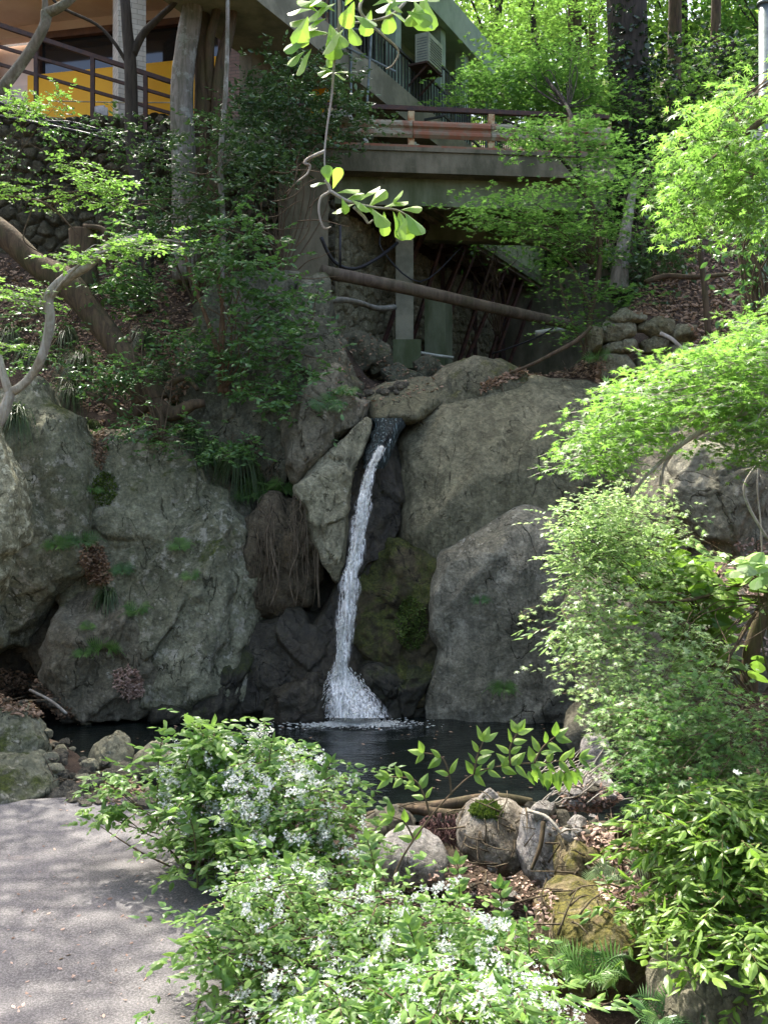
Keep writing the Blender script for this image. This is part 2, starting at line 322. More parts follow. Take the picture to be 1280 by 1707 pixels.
# ------------------------------------------------------------------ rocks: closed faceted solids
def rock(poly, d, T, mat, label, tilt=.25, seed=0, res=1.0, p=4.6, amp=1.0, cuts=5, blk=9, group='boulders around the waterfall', name='boulder', cen=None, cat='boulder', back=None, parent=None):
    poly = np.array(poly, float)
    if cen is None:
        x, y = poly[:, 0], poly[:, 1]; x1, y1 = np.roll(x, -1), np.roll(y, -1); cr = x*y1-x1*y
        cen = ((x+x1)*cr).sum()/(3*cr.sum()), ((y+y1)*cr).sum()/(3*cr.sum())
    cen = np.array(cen); R = np.random.default_rng(seed+100)
    span = np.ptp(poly, axis=0).max(); na = int(np.clip(span*.55*res, 40, 300)); nr = int(na*.26)+6
    th = np.arange(na)*2*math.pi/na; dv = np.stack([np.cos(th), np.sin(th)], -1)
    rad = np.zeros(na); A = poly-cen; B = np.roll(A, -1, 0)-A
    for k in range(len(poly)):
        den = dv[:, 0]*B[k, 1]-dv[:, 1]*B[k, 0]; den = np.where(abs(den) < 1e-9, 1e-9, den)
        t = (A[k, 0]*B[k, 1]-A[k, 1]*B[k, 0])/den; u = (A[k, 0]*dv[:, 1]-A[k, 1]*dv[:, 0])/den
        ok = (t > 0) & (u >= -1e-6) & (u <= 1+1e-6); rad = np.where(ok, np.maximum(rad, t), rad)
    rad = (rad*2+np.roll(rad, 1)+np.roll(rad, -1))/4; rad = rad*(1+.035*amp*fbm(np.stack([dv[:, 0]*2.2, dv[:, 1]*2.2, 0*rad+seed], -1), 4, seed))
    s = np.sin(np.linspace(0, 1, nr+1)[1:]*math.pi/2)**1.0
    X = rad[None]*s[:, None]*dv[:, 0]; Y = rad[None]*s[:, None]*dv[:, 1]
    e = (1-s**p)**(1/2.0); Tb = T if back is None else back
    def side(sg, TT):
        return np.stack([X, sg*TT*e[:, None]+0*X, Y], -1)
    fr = side(-1, T).reshape(-1, 3); bk = side(1, Tb)[:-1].reshape(-1, 3)
    Q = np.vstack([[[0, -T, 0]], fr, [[0, Tb, 0]], bk])
    mpp = d/F; L = Q*np.array([mpp, 1, -mpp])             # local metres, x right, y back, z up
    hs = np.array([np.ptp(L[:, 0])/2, (T+Tb)/2, np.ptp(L[:, 2])/2]); q = L/hs
    for _ in range(cuts):                                   # fracture planes
        nn = unit(np.array([R.normal(0, .75), -abs(R.normal(.8, .3)), R.normal(.15, .6)])); dd = R.uniform(.6, .85)+.22*float(np.hypot(nn[0], nn[2]))
        over = np.maximum(q@nn-dd, 0); q = q-nn*over[:, None]*.85
    L = q*hs; sc = min(hs[0], hs[2]); N0 = unit(q*np.array([1, 1.2, 1])); w0 = L+np.array([seed*7.7, 0, seed*3.1])
    fr = 1.1/max(sc, .25)
    dsp = fbm(w0*fr, 4, seed)*.085*sc
    wd_ = w0@np.array([[.8, 0, .6], [0, 1, 0], [-.6, 0, .8]])
    rid = -.8*(abs(fbm(wd_*fr*1.6*np.array([1.3, 1, .55])+5, 3, seed+9)))*.13*sc+(.5-abs(fbm(wd_*np.array([3.4, 2, 1.5]), 3, seed+19)))*.03*min(1, sc*1.5)
    fine = fbm(w0*5.5, 4, seed+3, .6)*.022*min(1, sc*2.0)
    # fractured blocks: warped Voronoi cells, each set forward or back and tilted, with a groove between
    if blk:
        ww = L+.16*sc*np.stack([fbm(w0*1.3/sc+31*a, 3, seed+a) for a in range(3)], -1)
        sdp = R.uniform(-1.1, 1.1, (int(blk), 3))*hs*np.array([1, .6, 1]); an = np.array([1.25, .5, .8])
        sdp[:, 1] -= T*.6; f1 = np.full(len(L), 9.); f2 = f1.copy(); idx = np.zeros(len(L), int)
        for a, c_ in enumerate(sdp):
            dd_ = np.linalg.norm((ww-c_)*an, axis=1); m_ = dd_ < f1; f2 = np.where(m_, f1, np.minimum(f2, dd_)); f1 = np.where(m_, dd_, f1); idx = np.where(m_, a, idx)
        of = R.uniform(-1, 1, len(sdp))*.024*sc; tl = R.normal(0, .08, (len(sdp), 3)); e2 = f2-f1
        fine = fine+(of[idx]+((ww-sdp[idx])*tl[idx]).sum(1))*sm(0, .05*sc, e2)-.03*sc*(1-sm(0, .035*sc, e2))
    L = L+N0*((dsp+rid+fine+.05*sc)*amp)[:, None]
    L[:, 1] += tilt*L[:, 2]
    C = P(cen[0], cen[1], d); V = L+C
    o = 1+np.arange(nr*na).reshape(nr, na); j = np.arange(na); k = (j+1) % na
    f4 = [np.stack([o[a][j], o[a][k], o[a+1][k], o[a+1][j]], -1) for a in range(nr-1)]
    cb = 1+nr*na; ob = np.vstack([cb+1+np.arange((nr-1)*na).reshape(nr-1, na), o[nr-1][None]])
    f4 += [np.stack([ob[a][k], ob[a][j], ob[a+1][j], ob[a+1][k]], -1) for a in range(nr-1)]
    f3 = np.vstack([np.stack([0*j, o[0][k], o[0][j]], -1), np.stack([0*j+cb, ob[0][j], ob[0][k]], -1)])
    # winding: make the front face -Y
    f4 = np.vstack(f4)[:, ::-1]; f3 = f3[:, ::-1]
    solid(V, f4); 
    if parent is not None:
        return mesh(name, V, [f4, f3], mat, parent=parent, origin=None)
    return mesh(name, V, [f4, f3], mat, label=label, cat=cat, group=group, origin=C)

R_ = rock
# left wall of rock
R_([(-260, 640), (20, 650), (60, 636), (105, 690), (156, 735), (164, 800), (158, 870), (146, 925), (118, 985), (88, 1030), (62, 1078), (30, 1088), (-260, 1090)], 15.7, .9, M['rock_lich'], 'tall lichen-spotted grey slab at the left edge under the sedge tufts', seed=1, tilt=.1, cuts=3, blk=12)
R_([(-340, 690), (-40, 700), (0, 716), (22, 736), (29, 775), (27, 830), (31, 880), (27, 930), (19, 980), (0, 1022), (-60, 1120), (-160, 1260), (-340, 1290)], 11.6, .7, M['rock_white'], 'sunlit rock with white lichen cut by the left edge of the picture', seed=2, tilt=.1, cuts=3)
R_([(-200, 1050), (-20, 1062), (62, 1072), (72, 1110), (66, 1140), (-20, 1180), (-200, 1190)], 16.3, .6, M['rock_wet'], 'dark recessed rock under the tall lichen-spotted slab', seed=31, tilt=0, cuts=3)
R_([(140, 745), (165, 705), (215, 712), (268, 716), (325, 745), (360, 790), (400, 825), (425, 880), (442, 960), (440, 1050), (410, 1130), (330, 1170), (250, 1160), (170, 1060), (110, 985), (140, 880), (148, 800)], 16.0, .8, M['rock_lich'], 'broad lichen-streaked slab in the middle of the left rock wall', seed=3, tilt=.28, cuts=5, blk=16, res=1.15)
R_([(120, 950), (165, 968), (225, 1005), (265, 1050), (300, 1110), (320, 1192), (200, 1196), (110, 1180), (66, 1140), (62, 1075), (95, 1010)], 15.5, .75, M['rock'], 'rounded boulder at the pool below the crevice of brown leaves', seed=4, tilt=.15, cuts=3)
R_([(250, 1050), (330, 1040), (400, 1050), (440, 1090), (450, 1130), (430, 1200), (340, 1205), (270, 1200), (240, 1120)], 15.6, .6, M['rock_wetmoss'], 'dark moss-stained rock foot between two boulders at the pool', amp=1.4, seed=5, tilt=.4, cuts=4)
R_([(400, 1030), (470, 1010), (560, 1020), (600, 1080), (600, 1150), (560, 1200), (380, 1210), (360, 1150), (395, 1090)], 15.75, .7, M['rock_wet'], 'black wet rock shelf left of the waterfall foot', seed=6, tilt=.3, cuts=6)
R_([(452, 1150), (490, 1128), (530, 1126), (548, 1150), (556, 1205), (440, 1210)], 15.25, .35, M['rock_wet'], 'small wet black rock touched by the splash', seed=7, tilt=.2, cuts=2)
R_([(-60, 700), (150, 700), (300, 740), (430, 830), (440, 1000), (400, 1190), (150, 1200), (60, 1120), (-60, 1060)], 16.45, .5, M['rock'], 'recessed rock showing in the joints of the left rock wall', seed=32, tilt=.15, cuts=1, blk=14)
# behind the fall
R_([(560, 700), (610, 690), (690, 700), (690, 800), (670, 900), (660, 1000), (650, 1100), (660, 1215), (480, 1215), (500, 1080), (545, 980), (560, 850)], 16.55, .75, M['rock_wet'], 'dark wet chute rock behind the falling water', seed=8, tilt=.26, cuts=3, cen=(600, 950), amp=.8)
R_([(498, 815), (530, 775), (566, 738), (608, 692), (624, 692), (612, 735), (594, 775), (584, 830), (577, 890), (566, 985), (548, 950), (522, 885)], 16.0, .55, M['rock_light'], 'pale pointed rock just left of the waterfall lip', seed=9, tilt=.25, cuts=5, cen=(560, 820))
R_([(475, 700), (510, 640), (560, 600), (604, 655), (622, 690), (560, 745), (520, 790), (500, 818), (476, 775)], 16.6, .6, M['rock'], 'cracked grey rock above the pale pointed rock', seed=10, tilt=.3, cuts=5)
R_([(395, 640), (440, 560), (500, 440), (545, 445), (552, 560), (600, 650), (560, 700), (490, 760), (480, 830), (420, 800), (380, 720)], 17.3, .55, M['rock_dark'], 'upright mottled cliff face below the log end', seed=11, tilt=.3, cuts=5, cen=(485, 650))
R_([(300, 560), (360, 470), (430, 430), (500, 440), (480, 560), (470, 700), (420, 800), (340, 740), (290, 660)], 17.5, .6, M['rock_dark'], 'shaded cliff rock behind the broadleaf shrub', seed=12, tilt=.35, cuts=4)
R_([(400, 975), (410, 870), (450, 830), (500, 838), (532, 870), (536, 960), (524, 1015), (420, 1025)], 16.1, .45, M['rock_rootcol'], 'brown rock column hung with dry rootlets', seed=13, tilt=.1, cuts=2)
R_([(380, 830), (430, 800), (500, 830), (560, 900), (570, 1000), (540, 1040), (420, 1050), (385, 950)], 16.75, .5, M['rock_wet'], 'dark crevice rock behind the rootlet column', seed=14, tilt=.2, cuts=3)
R_([(598, 662), (640, 636), (700, 622), (770, 628), (735, 680), (690, 712), (622, 712)], 17.35, .5, M['rock_big'], 'flat sill rock above the waterfall lip', blk=0, amp=.5, seed=15, tilt=1.3, cuts=1)
R_([(690, 690), (715, 640), (742, 608), (790, 595), (836, 600), (880, 618), (900, 660), (800, 720)], 17.6, .7, M['rock_dome'], 'mossy dome boulder on top of the right rock', seed=16, tilt=.3, cuts=1, amp=.6)
R_([(645, 790), (660, 735), (690, 690), (745, 655), (810, 632), (900, 618), (985, 622), (1075, 650), (1150, 720), (1190, 810), (1160, 930), (1000, 980), (850, 960), (760, 960), (690, 935), (656, 900)], 17.0, 1.15, M['rock_big'], 'huge smooth olive-grey boulder right of the waterfall', seed=17, tilt=.42, res=1.1, cuts=1, p=2.8, amp=.5, blk=0)
R_([(572, 985), (600, 935), (645, 908), (715, 895), (765, 905), (765, 980), (770, 1060), (745, 1135), (690, 1150), (630, 1120), (580, 1060)], 16.1, .6, M['rock_moss'], 'upper moss-covered rock beside the lower waterfall', seed=18, tilt=.3, cuts=4, amp=1.2)
R_([(596, 1060), (640, 1070), (700, 1090), (735, 1110), (728, 1160), (716, 1212), (650, 1212), (622, 1170), (600, 1120)], 15.75, .5, M['rock_wetmoss'], 'dark lower moss-stained rock at the splash', seed=118, tilt=.25, cuts=5, amp=1.2)
R_([(732, 915), (780, 880), (835, 862), (880, 842), (925, 858), (965, 905), (1010, 1000), (1030, 1100), (1020, 1206), (860, 1208), (714, 1206), (712, 1150), (728, 1085), (716, 1010), (722, 950)], 15.75, .85, M['rock_mid'], 'angular grey boulder standing in the pool on the right', seed=19, tilt=.16, cuts=1, res=1.1, amp=.6, p=4.5, blk=0)
# right bank
R_([(1120, 775), (1150, 740), (1200, 742), (1235, 770), (1268, 830), (1280, 900), (1230, 935), (1150, 900), (1118, 840)], 12.2, .6, M['rock_mid'], 'sunlit grey boulder on the right bank behind the maple', seed=20, tilt=.3, cuts=6)
R_([(1060, 720), (1160, 700), (1290, 730), (1330, 860), (1320, 960), (1130, 980), (1050, 880)], 14.0, .7, M['rock'], 'shaded boulder high on the right bank', seed=21, tilt=.3, cuts=4)
R_([(985, 1000), (1120, 940), (1330, 930), (1360, 1280), (1100, 1300), (960, 1230)], 12.8, .8, M['rock'], 'bank rock behind the pale leafy shrub on the right', seed=22, tilt=.35, cuts=5)
# stacked dry stones on the right
st = [((1000, 552), (1020, 530), (1055, 540), (1060, 560), (1030, 574), (1004, 570)), ((1062, 545), (1090, 528), (1120, 536), (1118, 560), (1085, 566)), ((1112, 558), (1130, 540), (1157, 545), (1160, 565), (1135, 578), (1112, 570)),
      ((998, 580), (1030, 568), (1058, 566), (1062, 580), (1050, 590), (1004, 594)), ((1062, 570), (1095, 560), (1112, 572), (1104, 590), (1070, 592)), ((1110, 580), (1145, 566), (1166, 580), (1168, 612), (1120, 624)),
      ((1000, 592), (1050, 590), (1060, 625), (1030, 634), (996, 630)), ((1060, 592), (1100, 590), (1122, 610), (1110, 636), (1064, 634)), ((980, 548), (1002, 545), (1000, 590), (984, 592)), ((1000, 530), (1040, 518), (1080, 522), (1078, 536), (1030, 545))]
wh = ['topmost left', 'topmost middle', 'topmost right', 'middle row left', 'middle row centre', 'lower right', 'lower left', 'lower middle', 'narrow upright left', 'capping']
for k, (q, w) in enumerate(zip(st, wh)):
    R_(q, 17.6, .3, M['rubble' if k % 3 else 'rock_light'], w+' stone of the stack above the huge boulder', seed=40+k, tilt=.1, cuts=4, group='stacked stones above the huge boulder', name='stone', cat='stone')
# left shore
R_([(-60, 1190), (0, 1176), (32, 1180), (58, 1206), (76, 1240), (80, 1262), (40, 1285), (-60, 1290)], 11.3, .5, M['rock_lich'], 'large mossy shore boulder at the left edge, upper of two', back=.4, seed=60, tilt=.2, cuts=4, group='shore boulders by the concrete path')
R_([(-60, 1270), (10, 1262), (50, 1268), (84, 1296), (92, 1318), (40, 1340), (-60, 1350)], 10.35, .5, M['rock_lich'], 'large mossy shore boulder at the left edge, lower of two', seed=61, tilt=.2, cuts=4, group='shore boulders by the concrete path')
R_([(153, 1252), (172, 1232), (192, 1224), (214, 1236), (226, 1256), (222, 1276), (180, 1280), (156, 1270)], 11.6, .3, M['rock_light'], 'angular grey rock standing in the shallow water by the path', seed=62, p=3, cuts=8, group='shore boulders by the concrete path')
R_([(224, 1262), (245, 1242), (272, 1244), (290, 1262), (288, 1280), (230, 1284)], 11.6, .28, M['rock_light'], 'smaller grey rock right of the angular rock in the shallows', seed=63, cuts=4, group='shore boulders by the concrete path')
R_([(170, 1290), (195, 1272), (226, 1278), (236, 1294), (210, 1304), (172, 1302)], 11.0, .25, M['rock_stream'], 'flat stone in front of the angular shore rock', seed=64, group='shore boulders by the concrete path')
R_([(60, 1320), (90, 1308), (126, 1310), (132, 1328), (100, 1338), (62, 1336)], 10.4, .25, M['rock_stream'], 'low slab at the head of the concrete path', seed=65, group='shore boulders by the concrete path')
# foreground right
FG = 'foreground rocks of the outlet dam'
R_([(628, 1425), (640, 1400), (668, 1386), (700, 1388), (732, 1405), (752, 1432), (745, 1462), (640, 1468)], 8.7, .32, M['rock_pale'], 'pale rounded sunlit rock beside the purple-leaved debris', seed=70, cuts=3, p=3, amp=.7, blk=0, group=FG)
R_([(760, 1370), (782, 1345), (815, 1338), (850, 1344), (878, 1362), (892, 1395), (880, 1430), (840, 1450), (790, 1432), (764, 1405)], 8.8, .4, M['rock_brown'], 'large brown boulder with a mossy cap among the debris', seed=71, cuts=3, p=3, amp=.8, blk=0, group=FG)
R_([(598, 1400), (615, 1365), (650, 1350), (690, 1360), (700, 1380), (640, 1395), (622, 1440), (602, 1440)], 9.2, .3, M['rock_stream'], 'dark stone behind the pale rounded rock', seed=72, group=FG, cen=(640, 1380))
R_([(868, 1420), (885, 1370), (905, 1350), (935, 1368), (955, 1400), (950, 1470), (910, 1490), (872, 1450)], 8.4, .3, M['rock_pale'], 'white angular rock under the bare twigs', seed=73, cuts=6, blk=4, group=FG)
R_([(900, 1580), (905, 1520), (930, 1494), (990, 1490), (1050, 1500), (1090, 1530), (1105, 1600), (1100, 1680), (1020, 1690), (930, 1640)], 6.9, .5, M['rock_goldmoss'], 'big boulder under golden moss at the lower right', seed=74, cuts=3, amp=.9, blk=0, group=FG)
R_([(925, 1420), (950, 1385), (990, 1378), (1030, 1395), (1045, 1440), (1030, 1495), (960, 1500), (930, 1480)], 8.0, .35, M['rock_goldmoss'], 'moss-patched rock behind the golden boulder', seed=75, cuts=4, group=FG)
R_([(1040, 1420), (1080, 1395), (1150, 1390), (1200, 1410), (1210, 1450), (1120, 1470), (1050, 1460)], 7.9, .35, M['rock_goldmoss'], 'mossy flat rock beneath the right-hand fern', seed=76, cuts=4, group=FG)
R_([(1090, 1640), (1130, 1600), (1220, 1600), (1290, 1640), (1290, 1760), (1080, 1760)], 5.6, .35, M['rock'], 'dark rock in the bottom right corner', seed=77, cuts=4, group=FG)
R_([(420, 1590), (440, 1572), (470, 1576), (482, 1600), (470, 1640), (430, 1636)], 6.6, .2, M['rock_stream'], 'grey stone showing through the white-flowered shrub', seed=78, group=FG)
R_([(970, 1240), (985, 1222), (1010, 1228), (1018, 1262), (1000, 1290), (972, 1275)], 10.8, .25, M['rock_pale'], 'pale upright rock at the right end of the pool', seed=79, group=FG)
R_([(940, 1310), (970, 1292), (1010, 1300), (1030, 1330), (990, 1350), (945, 1340)], 9.9, .25, M['rock_pale'], 'pale flat rock beside the bundle of dry twigs', seed=80, group=FG)
# under the bridge: rocks at the foot of the rubble wall
ub = [((560, 560), (590, 548), (625, 565), (630, 610), (590, 625), (562, 600)), ((600, 590), (625, 560), (650, 575), (655, 615), (620, 632)), ((580, 615), (612, 600), (632, 622), (620, 650), (585, 645)), ((632, 612), (665, 606), (705, 625), (712, 655), (650, 650)),
      ((690, 600), (715, 592), (738, 610), (735, 640), (700, 636)), ((556, 610), (575, 602), (590, 628), (574, 640), (556, 634))]
for k, q in enumerate(ub):
    R_(q, 18.9+.25*(k % 3), .3, M['rock_dark'], ['tallest upright', 'leaning pale', 'lower left', 'broad low', 'small right-hand', 'small left-hand'][k]+' rock at the foot of the rubble wall under the bridge', seed=90+k, tilt=.1, cuts=5, group='rocks under the bridge')
# ------------------------------------------------------------------ rubble walls
def rubble_wall(name, label, A, dirv, L, z0, ztop, cell, bulge, mat, thick=.6, seed=0, step=.028, lean=.08, cat='stone wall', aniso=1.0, smoothv=.16):
    R = np.random.default_rng(seed); u = np.array([dirv[0], dirv[1], 0.])/np.hypot(*dirv); nrm = np.array([u[1], -u[0], 0.])
    if nrm[1] > 0: nrm = -nrm
    ns = int(L/step); s = np.linspace(0, L, ns); H = max(ztop(x) for x in s)-z0; nt = int(H/step); tt = np.linspace(0, 1, nt)
    Sg, Tg = np.meshgrid(s, tt); top = np.array([ztop(x) for x in s])[None]; Zg = z0+Tg*(top-z0)
    pts = np.stack([Sg, Zg], -1).reshape(-1, 2)
    w = pts+.12*cell*np.stack([fbm(np.c_[pts*4/cell*.3, pts[:, :1]*0], 3, 5), fbm(np.c_[pts*4/cell*.3, pts[:, :1]*0+9], 3, 6)], -1)
    gxn = int(L/cell)+3; gzn = int(H/(cell*.85))+3
    sd_ = np.array([[(i-1+.5*(j % 2)+R.uniform(-.33, .33))*cell, z0+(j-1+R.uniform(-.33, .33))*cell*.85] for i in range(gxn) for j in range(gzn)])
    off = R.uniform(-1, 1, len(sd_)); tiltx = R.normal(0, .2, len(sd_)); tiltz = R.normal(0, .2, len(sd_))
    f1 = np.full(len(w), 9.); f2 = np.full(len(w), 9.); id1 = np.zeros(len(w), int)
    for k, q in enumerate(sd_):
        d = np.hypot((w[:, 0]-q[0])*aniso, w[:, 1]-q[1]); m = d < f1
        f2 = np.where(m, f1, np.minimum(f2, d)); f1 = np.where(m, d, f1); id1 = np.where(m, k, id1)
    e = sm(0, smoothv*2*cell*.5, f2-f1)
    b = bulge*(e**.6)*(1+.35*off[id1])+(pts[:, 0]-sd_[id1, 0])*tiltx[id1]*e*.5+(pts[:, 1]-sd_[id1, 1])*tiltz[id1]*e*.5
    b += fbm(np.c_[pts*7, pts[:, :1]*0], 4, 2)*.018*bulge/.08
    base = np.array([A[0], A[1], 0.])
    fr = base+u*pts[:, :1]+nrm*(b-lean*(pts[:, 1]-z0))[:, None]+np.array([0, 0, 1])*pts[:, 1:2]
    bk = base+u*pts[:, :1]-nrm*(thick+lean*(pts[:, 1:2]-z0))+np.array([0, 0, 1])*pts[:, 1:2]
    V = np.vstack([fr, bk]); n0 = len(fr)
    i = (np.arange(nt-1)[:, None]*ns+np.arange(ns-1)[None]).ravel()
    f = [np.stack([i, i+1, i+ns+1, i+ns], -1)]
    k = np.arange(ns-1); t0 = (nt-1)*ns
    f += [np.stack([t0+k, t0+k+1, n0+t0+k+1, n0+t0+k], -1)]
    r = np.arange(nt-1)*ns
    f += [np.stack([r, r+ns, n0+r+ns, n0+r], -1), np.stack([r+ns-1, n0+r+ns-1, n0+r+2*ns-1, r+2*ns-1], -1)]
    f += [np.array([[n0, n0+ns-1, n0+nt*ns-1, n0+(nt-1)*ns]])]
    f = np.vstack(f); solid(V, f)
    return mesh(name, V, [f], mat, label=label, cat=cat)

def wtop(s): return 11.55-.085*s+.10*math.sin(s*1.7)+.06*math.sin(s*4.3)
rubble_wall('stone_wall', 'dark dry stone retaining wall of rounded cobbles below the railing', (-9.3, 20.75), (1, .0), 8.3, 7.6, wtop, .30, .12, M['cobble'], thick=.9, seed=3, smoothv=.3)
rubble_wall('retaining_wall', 'pale mortared rubble wall under the bridge', (-1.3, 20.4), (.5, 1), 10.0, 5.4, lambda s: 9.4, .30, .10, M['rubble'], thick=.5, seed=8, aniso=.85, lean=.03)

# ------------------------------------------------------------------ building
M['plaster'] = plain('plaster_cream', (.8, .66, .56), (.72, .57, .47), .8, 1.5, .2)
M['orange'] = plain('orange_paint', (.95, .48, .01), (.9, .42, .01), .6, 1.2, .1)
def brick_mat(name, c1, c2, mortar, sx, sz):
    n = N(name); q = n.n.new('ShaderNodeTexBrick'); n.l(n.mapc((1, 1, 1), rot=(math.radians(90), 0, 0)), q.inputs['Vector'])
    q.inputs['Scale'].default_value = 1; q.inputs['Brick Width'].default_value = sx; q.inputs['Row Height'].default_value = sz; q.inputs['Mortar Size'].default_value = .007
    q.inputs['Color1'].default_value = (*c1, 1); q.inputs['Color2'].default_value = (*c2, 1); q.inputs['Mortar'].default_value = (*mortar, 1)
    col = n.mix(n.ramp(n.noise(3, 5), .4, .7, 0, .35), q.outputs[0], tuple(.5*x for x in c1))
    return n.done(col, .75, n.bump(n.ramp(q.outputs['Fac'], 0, 1, 1, 0), .6, .01))
M['tile'] = brick_mat('cream_tile', (.62, .56, .44), (.52, .46, .35), (.3, .26, .2), .23, .115)
M['tile_brown'] = brick_mat('pink_brown_tile', (.33, .2, .14), (.27, .16, .11), (.16, .12, .09), .22, .075)
M['glass'] = N('dark_glass').done((.015, .017, .018), .06, None, spec=.8)
M['brown_paint'] = plain('brown_frame_paint', (.16, .075, .04), (.09, .045, .03), .55, 6)
M['rust_dark'] = plain('dark_rusty_steel', (.035, .022, .018), (.075, .035, .02), .7, 12, .4)
M['concrete'] = plain('weathered_concrete', (.27, .255, .17), (.15, .145, .095), .9, 1.6, .6, bd=.015)
M['concrete_dark'] = plain('mossy_dark_concrete', (.19, .165, .105), (.085, .08, .045), .92, 2.2, .8, bd=.02, streak=.4)
M['concrete_moss'] = plain('moss_stained_concrete', (.2, .22, .13), (.08, .1, .04), .92, 1.3, .7, bd=.02, streak=.35)
M['mint'] = plain('pale_green_wall_paint', (.34, .44, .33), (.25, .34, .25), .7, 2)
M['mint_d'] = plain('mint_steel_paint', (.3, .42, .33), (.16, .23, .18), .5, 8)
M['black_metal'] = plain('dark_green_black_metal', (.03, .035, .028), (.05, .05, .04), .5, 8)
M['white_metal'] = plain('off_white_casing', (.38, .4, .3), (.28, .3, .22), .5, 5)
M['steel'] = plain('galvanised_steel', (.2, .24, .22), (.11, .13, .12), .5, 9, metal=.4)
M['rust'] = plain('rusty_guard_rail', (.25, .10, .05), (.2, .15, .095), .85, 4, .6, bd=.006, streak=.6, lo=.42, hi=.62)
M['rail_paint'] = plain('flaking_cream_rail', (.25, .235, .155), (.2, .10, .055), .8, 5, .4, lo=.46, hi=.62)
M['rust_post'] = plain('orange_rust_post', (.46, .37, .2), (.3, .12, .04), .75, 9, .5, lo=.42, hi=.6)
M['brace'] = plain('rusty_brace', (.1, .045, .028), (.05, .028, .02), .85, 6)
M['timber'] = plain('weathered_timber', (.3, .26, .18), (.14, .12, .08), .9, 5, .8, bd=.012)
M['slat'] = plain('green_grey_slats', (.42, .46, .28), (.26, .29, .17), .8, 5)
M['hose'] = plain('black_hose', (.012, .012, .013), (.03, .03, .03), .4, 20)
M['pvc'] = plain('grey_pvc', (.24, .24, .2), (.1, .105, .085), .5, 6)
M['white_pvc'] = plain('pale_pipe', (.5, .52, .44), (.3, .32, .25), .5, 6)

u2 = np.array([.976, -.215, 0.])
W0 = np.array([-7.05, 24.6, 0.])                       # a point of the porch wall
def FW(s, out, z): return W0+u2*s+np.array([-.215, -.976, 0])*out+np.array([0, 0, z])
bd = empty('building', FW(3, 0, 11.), label='hillside building with orange panelled porch and green-framed side windows above the bridge', cat='building')
def part(mb, name, mat, parent=bd, **k): return mb.build(name, mat, parent, **k)
def wbox(mb, s0, s1, z0, z1, o0, o1):
    mb.box(FW((s0+s1)/2, (o0+o1)/2, (z0+z1)/2), (s1-s0, abs(o1-o0), z1-z0), u2)
b = MB(); wbox(b, -6, 6.2, 10.5, 13.55, -.3, 0); wbox(b, -6, 6.2, 14.75, 15.4, -.3, 0); wbox(b, -6, 6.2, 13.55, 14.75, -.5, -.42); part(b, 'wall', M['plaster'])
b = MB(); wbox(b, -1.62, 5.95, 10.9, 13.72, .06, .14); part(b, 'orange_panel', M['orange'])
b = MB(); wbox(b, -6, 6.2, 15.02, 15.25, 0, 1.9); wbox(b, -6, 1.5, 14.9, 15.02, 1.0, 1.5); part(b, 'porch_ceiling', M['plaster'])
b = MB(); wbox(b, -6, 6.2, 10.2, 11.12, -.3, 2.9); part(b, 'porch_floor', M['concrete'])
for k, (a, c_) in enumerate([(-5.2, -2.6), (-1.5, .95), (1.05, 3.4), (3.5, 5.8)]):
    f = MB(); wbox(f, a, c_, 14.62, 14.78, -.2, .05); wbox(f, a, c_, 13.5, 13.6, -.2, .05); wbox(f, a, a+.14, 13.6, 14.62, -.2, .05); wbox(f, c_-.14, c_, 13.6, 14.62, -.2, .05)
    fo = part(f, 'window', M['brown_paint']); g = MB(); wbox(g, a+.1, c_-.1, 13.55, 14.7, -.12, -.09); g.build('pane', M['glass'], fo)
for s_ in (.86, 5.1):
    b = MB(); c0 = P(216 if s_ < 3 else 398, 400, 23.0 if s_ < 3 else 23.4); w_ = .62 if s_ < 3 else .36
    b.box((c0[0], c0[1], 13.0), (w_, .6, 4.1), u2 if s_ > 3 else (.90, .43, 0)); part(b, 'column', M['tile'] if s_ < 3 else M['tile_brown'])
# side facade, receding to the right
un = np.array([.4472, .8944, 0.]); nn_ = np.array([.8944, -.4472, 0.])
def FF(t, out, z): return np.array([.03+.5*t, 24.+t, 0])+nn_*out+np.array([0, 0, z])
def fbox(mb, t0, t1, z0, z1, o0, o1):
    mb.box(FF((t0+t1)/2, 0, (z0+z1)/2)+nn_*(o0+o1)/2, ((t1-t0)*1.118, abs(o1-o0), z1-z0), un)
b = MB(); fbox(b, -2.3, 8.5, 10.0, 18, -1.9, -1.6); part(b, 'wall', M['mint'], label='pale green side wall')
b = MB(); fbox(b, -6.5, 5.0, 12.72, 13.45, -.16, 0); part(b, 'fascia', M['concrete'])
b = MB(); fbox(b, -6.5, 8.5, 12.74, 12.95, -1.6, -.16); part(b, 'balcony_slab', M['concrete'])
b = MB(); fbox(b, -2.3, 8.5, 16.15, 17.0, -.2, 0); fbox(b, -2.3, 8.5, 16.2, 16.45, -1.6, -.2); part(b, 'upper_slab', M['mint'])
b = MB(); fbox(b, 5.0, 8.5, 12.6, 13.1, -.3, 0.1); part(b, 'stair_stringer', M['concrete_moss'])
b = MB()
for t in np.arange(-3.5, 5.0, .16): fbox(b, t, t+.025, 13.45, 14.35, -.12, -.09)
fbox(b, -3.5, 5.0, 14.35, 14.41, -.14, -.07); part(b, 'balcony_railing', M['black_metal'])
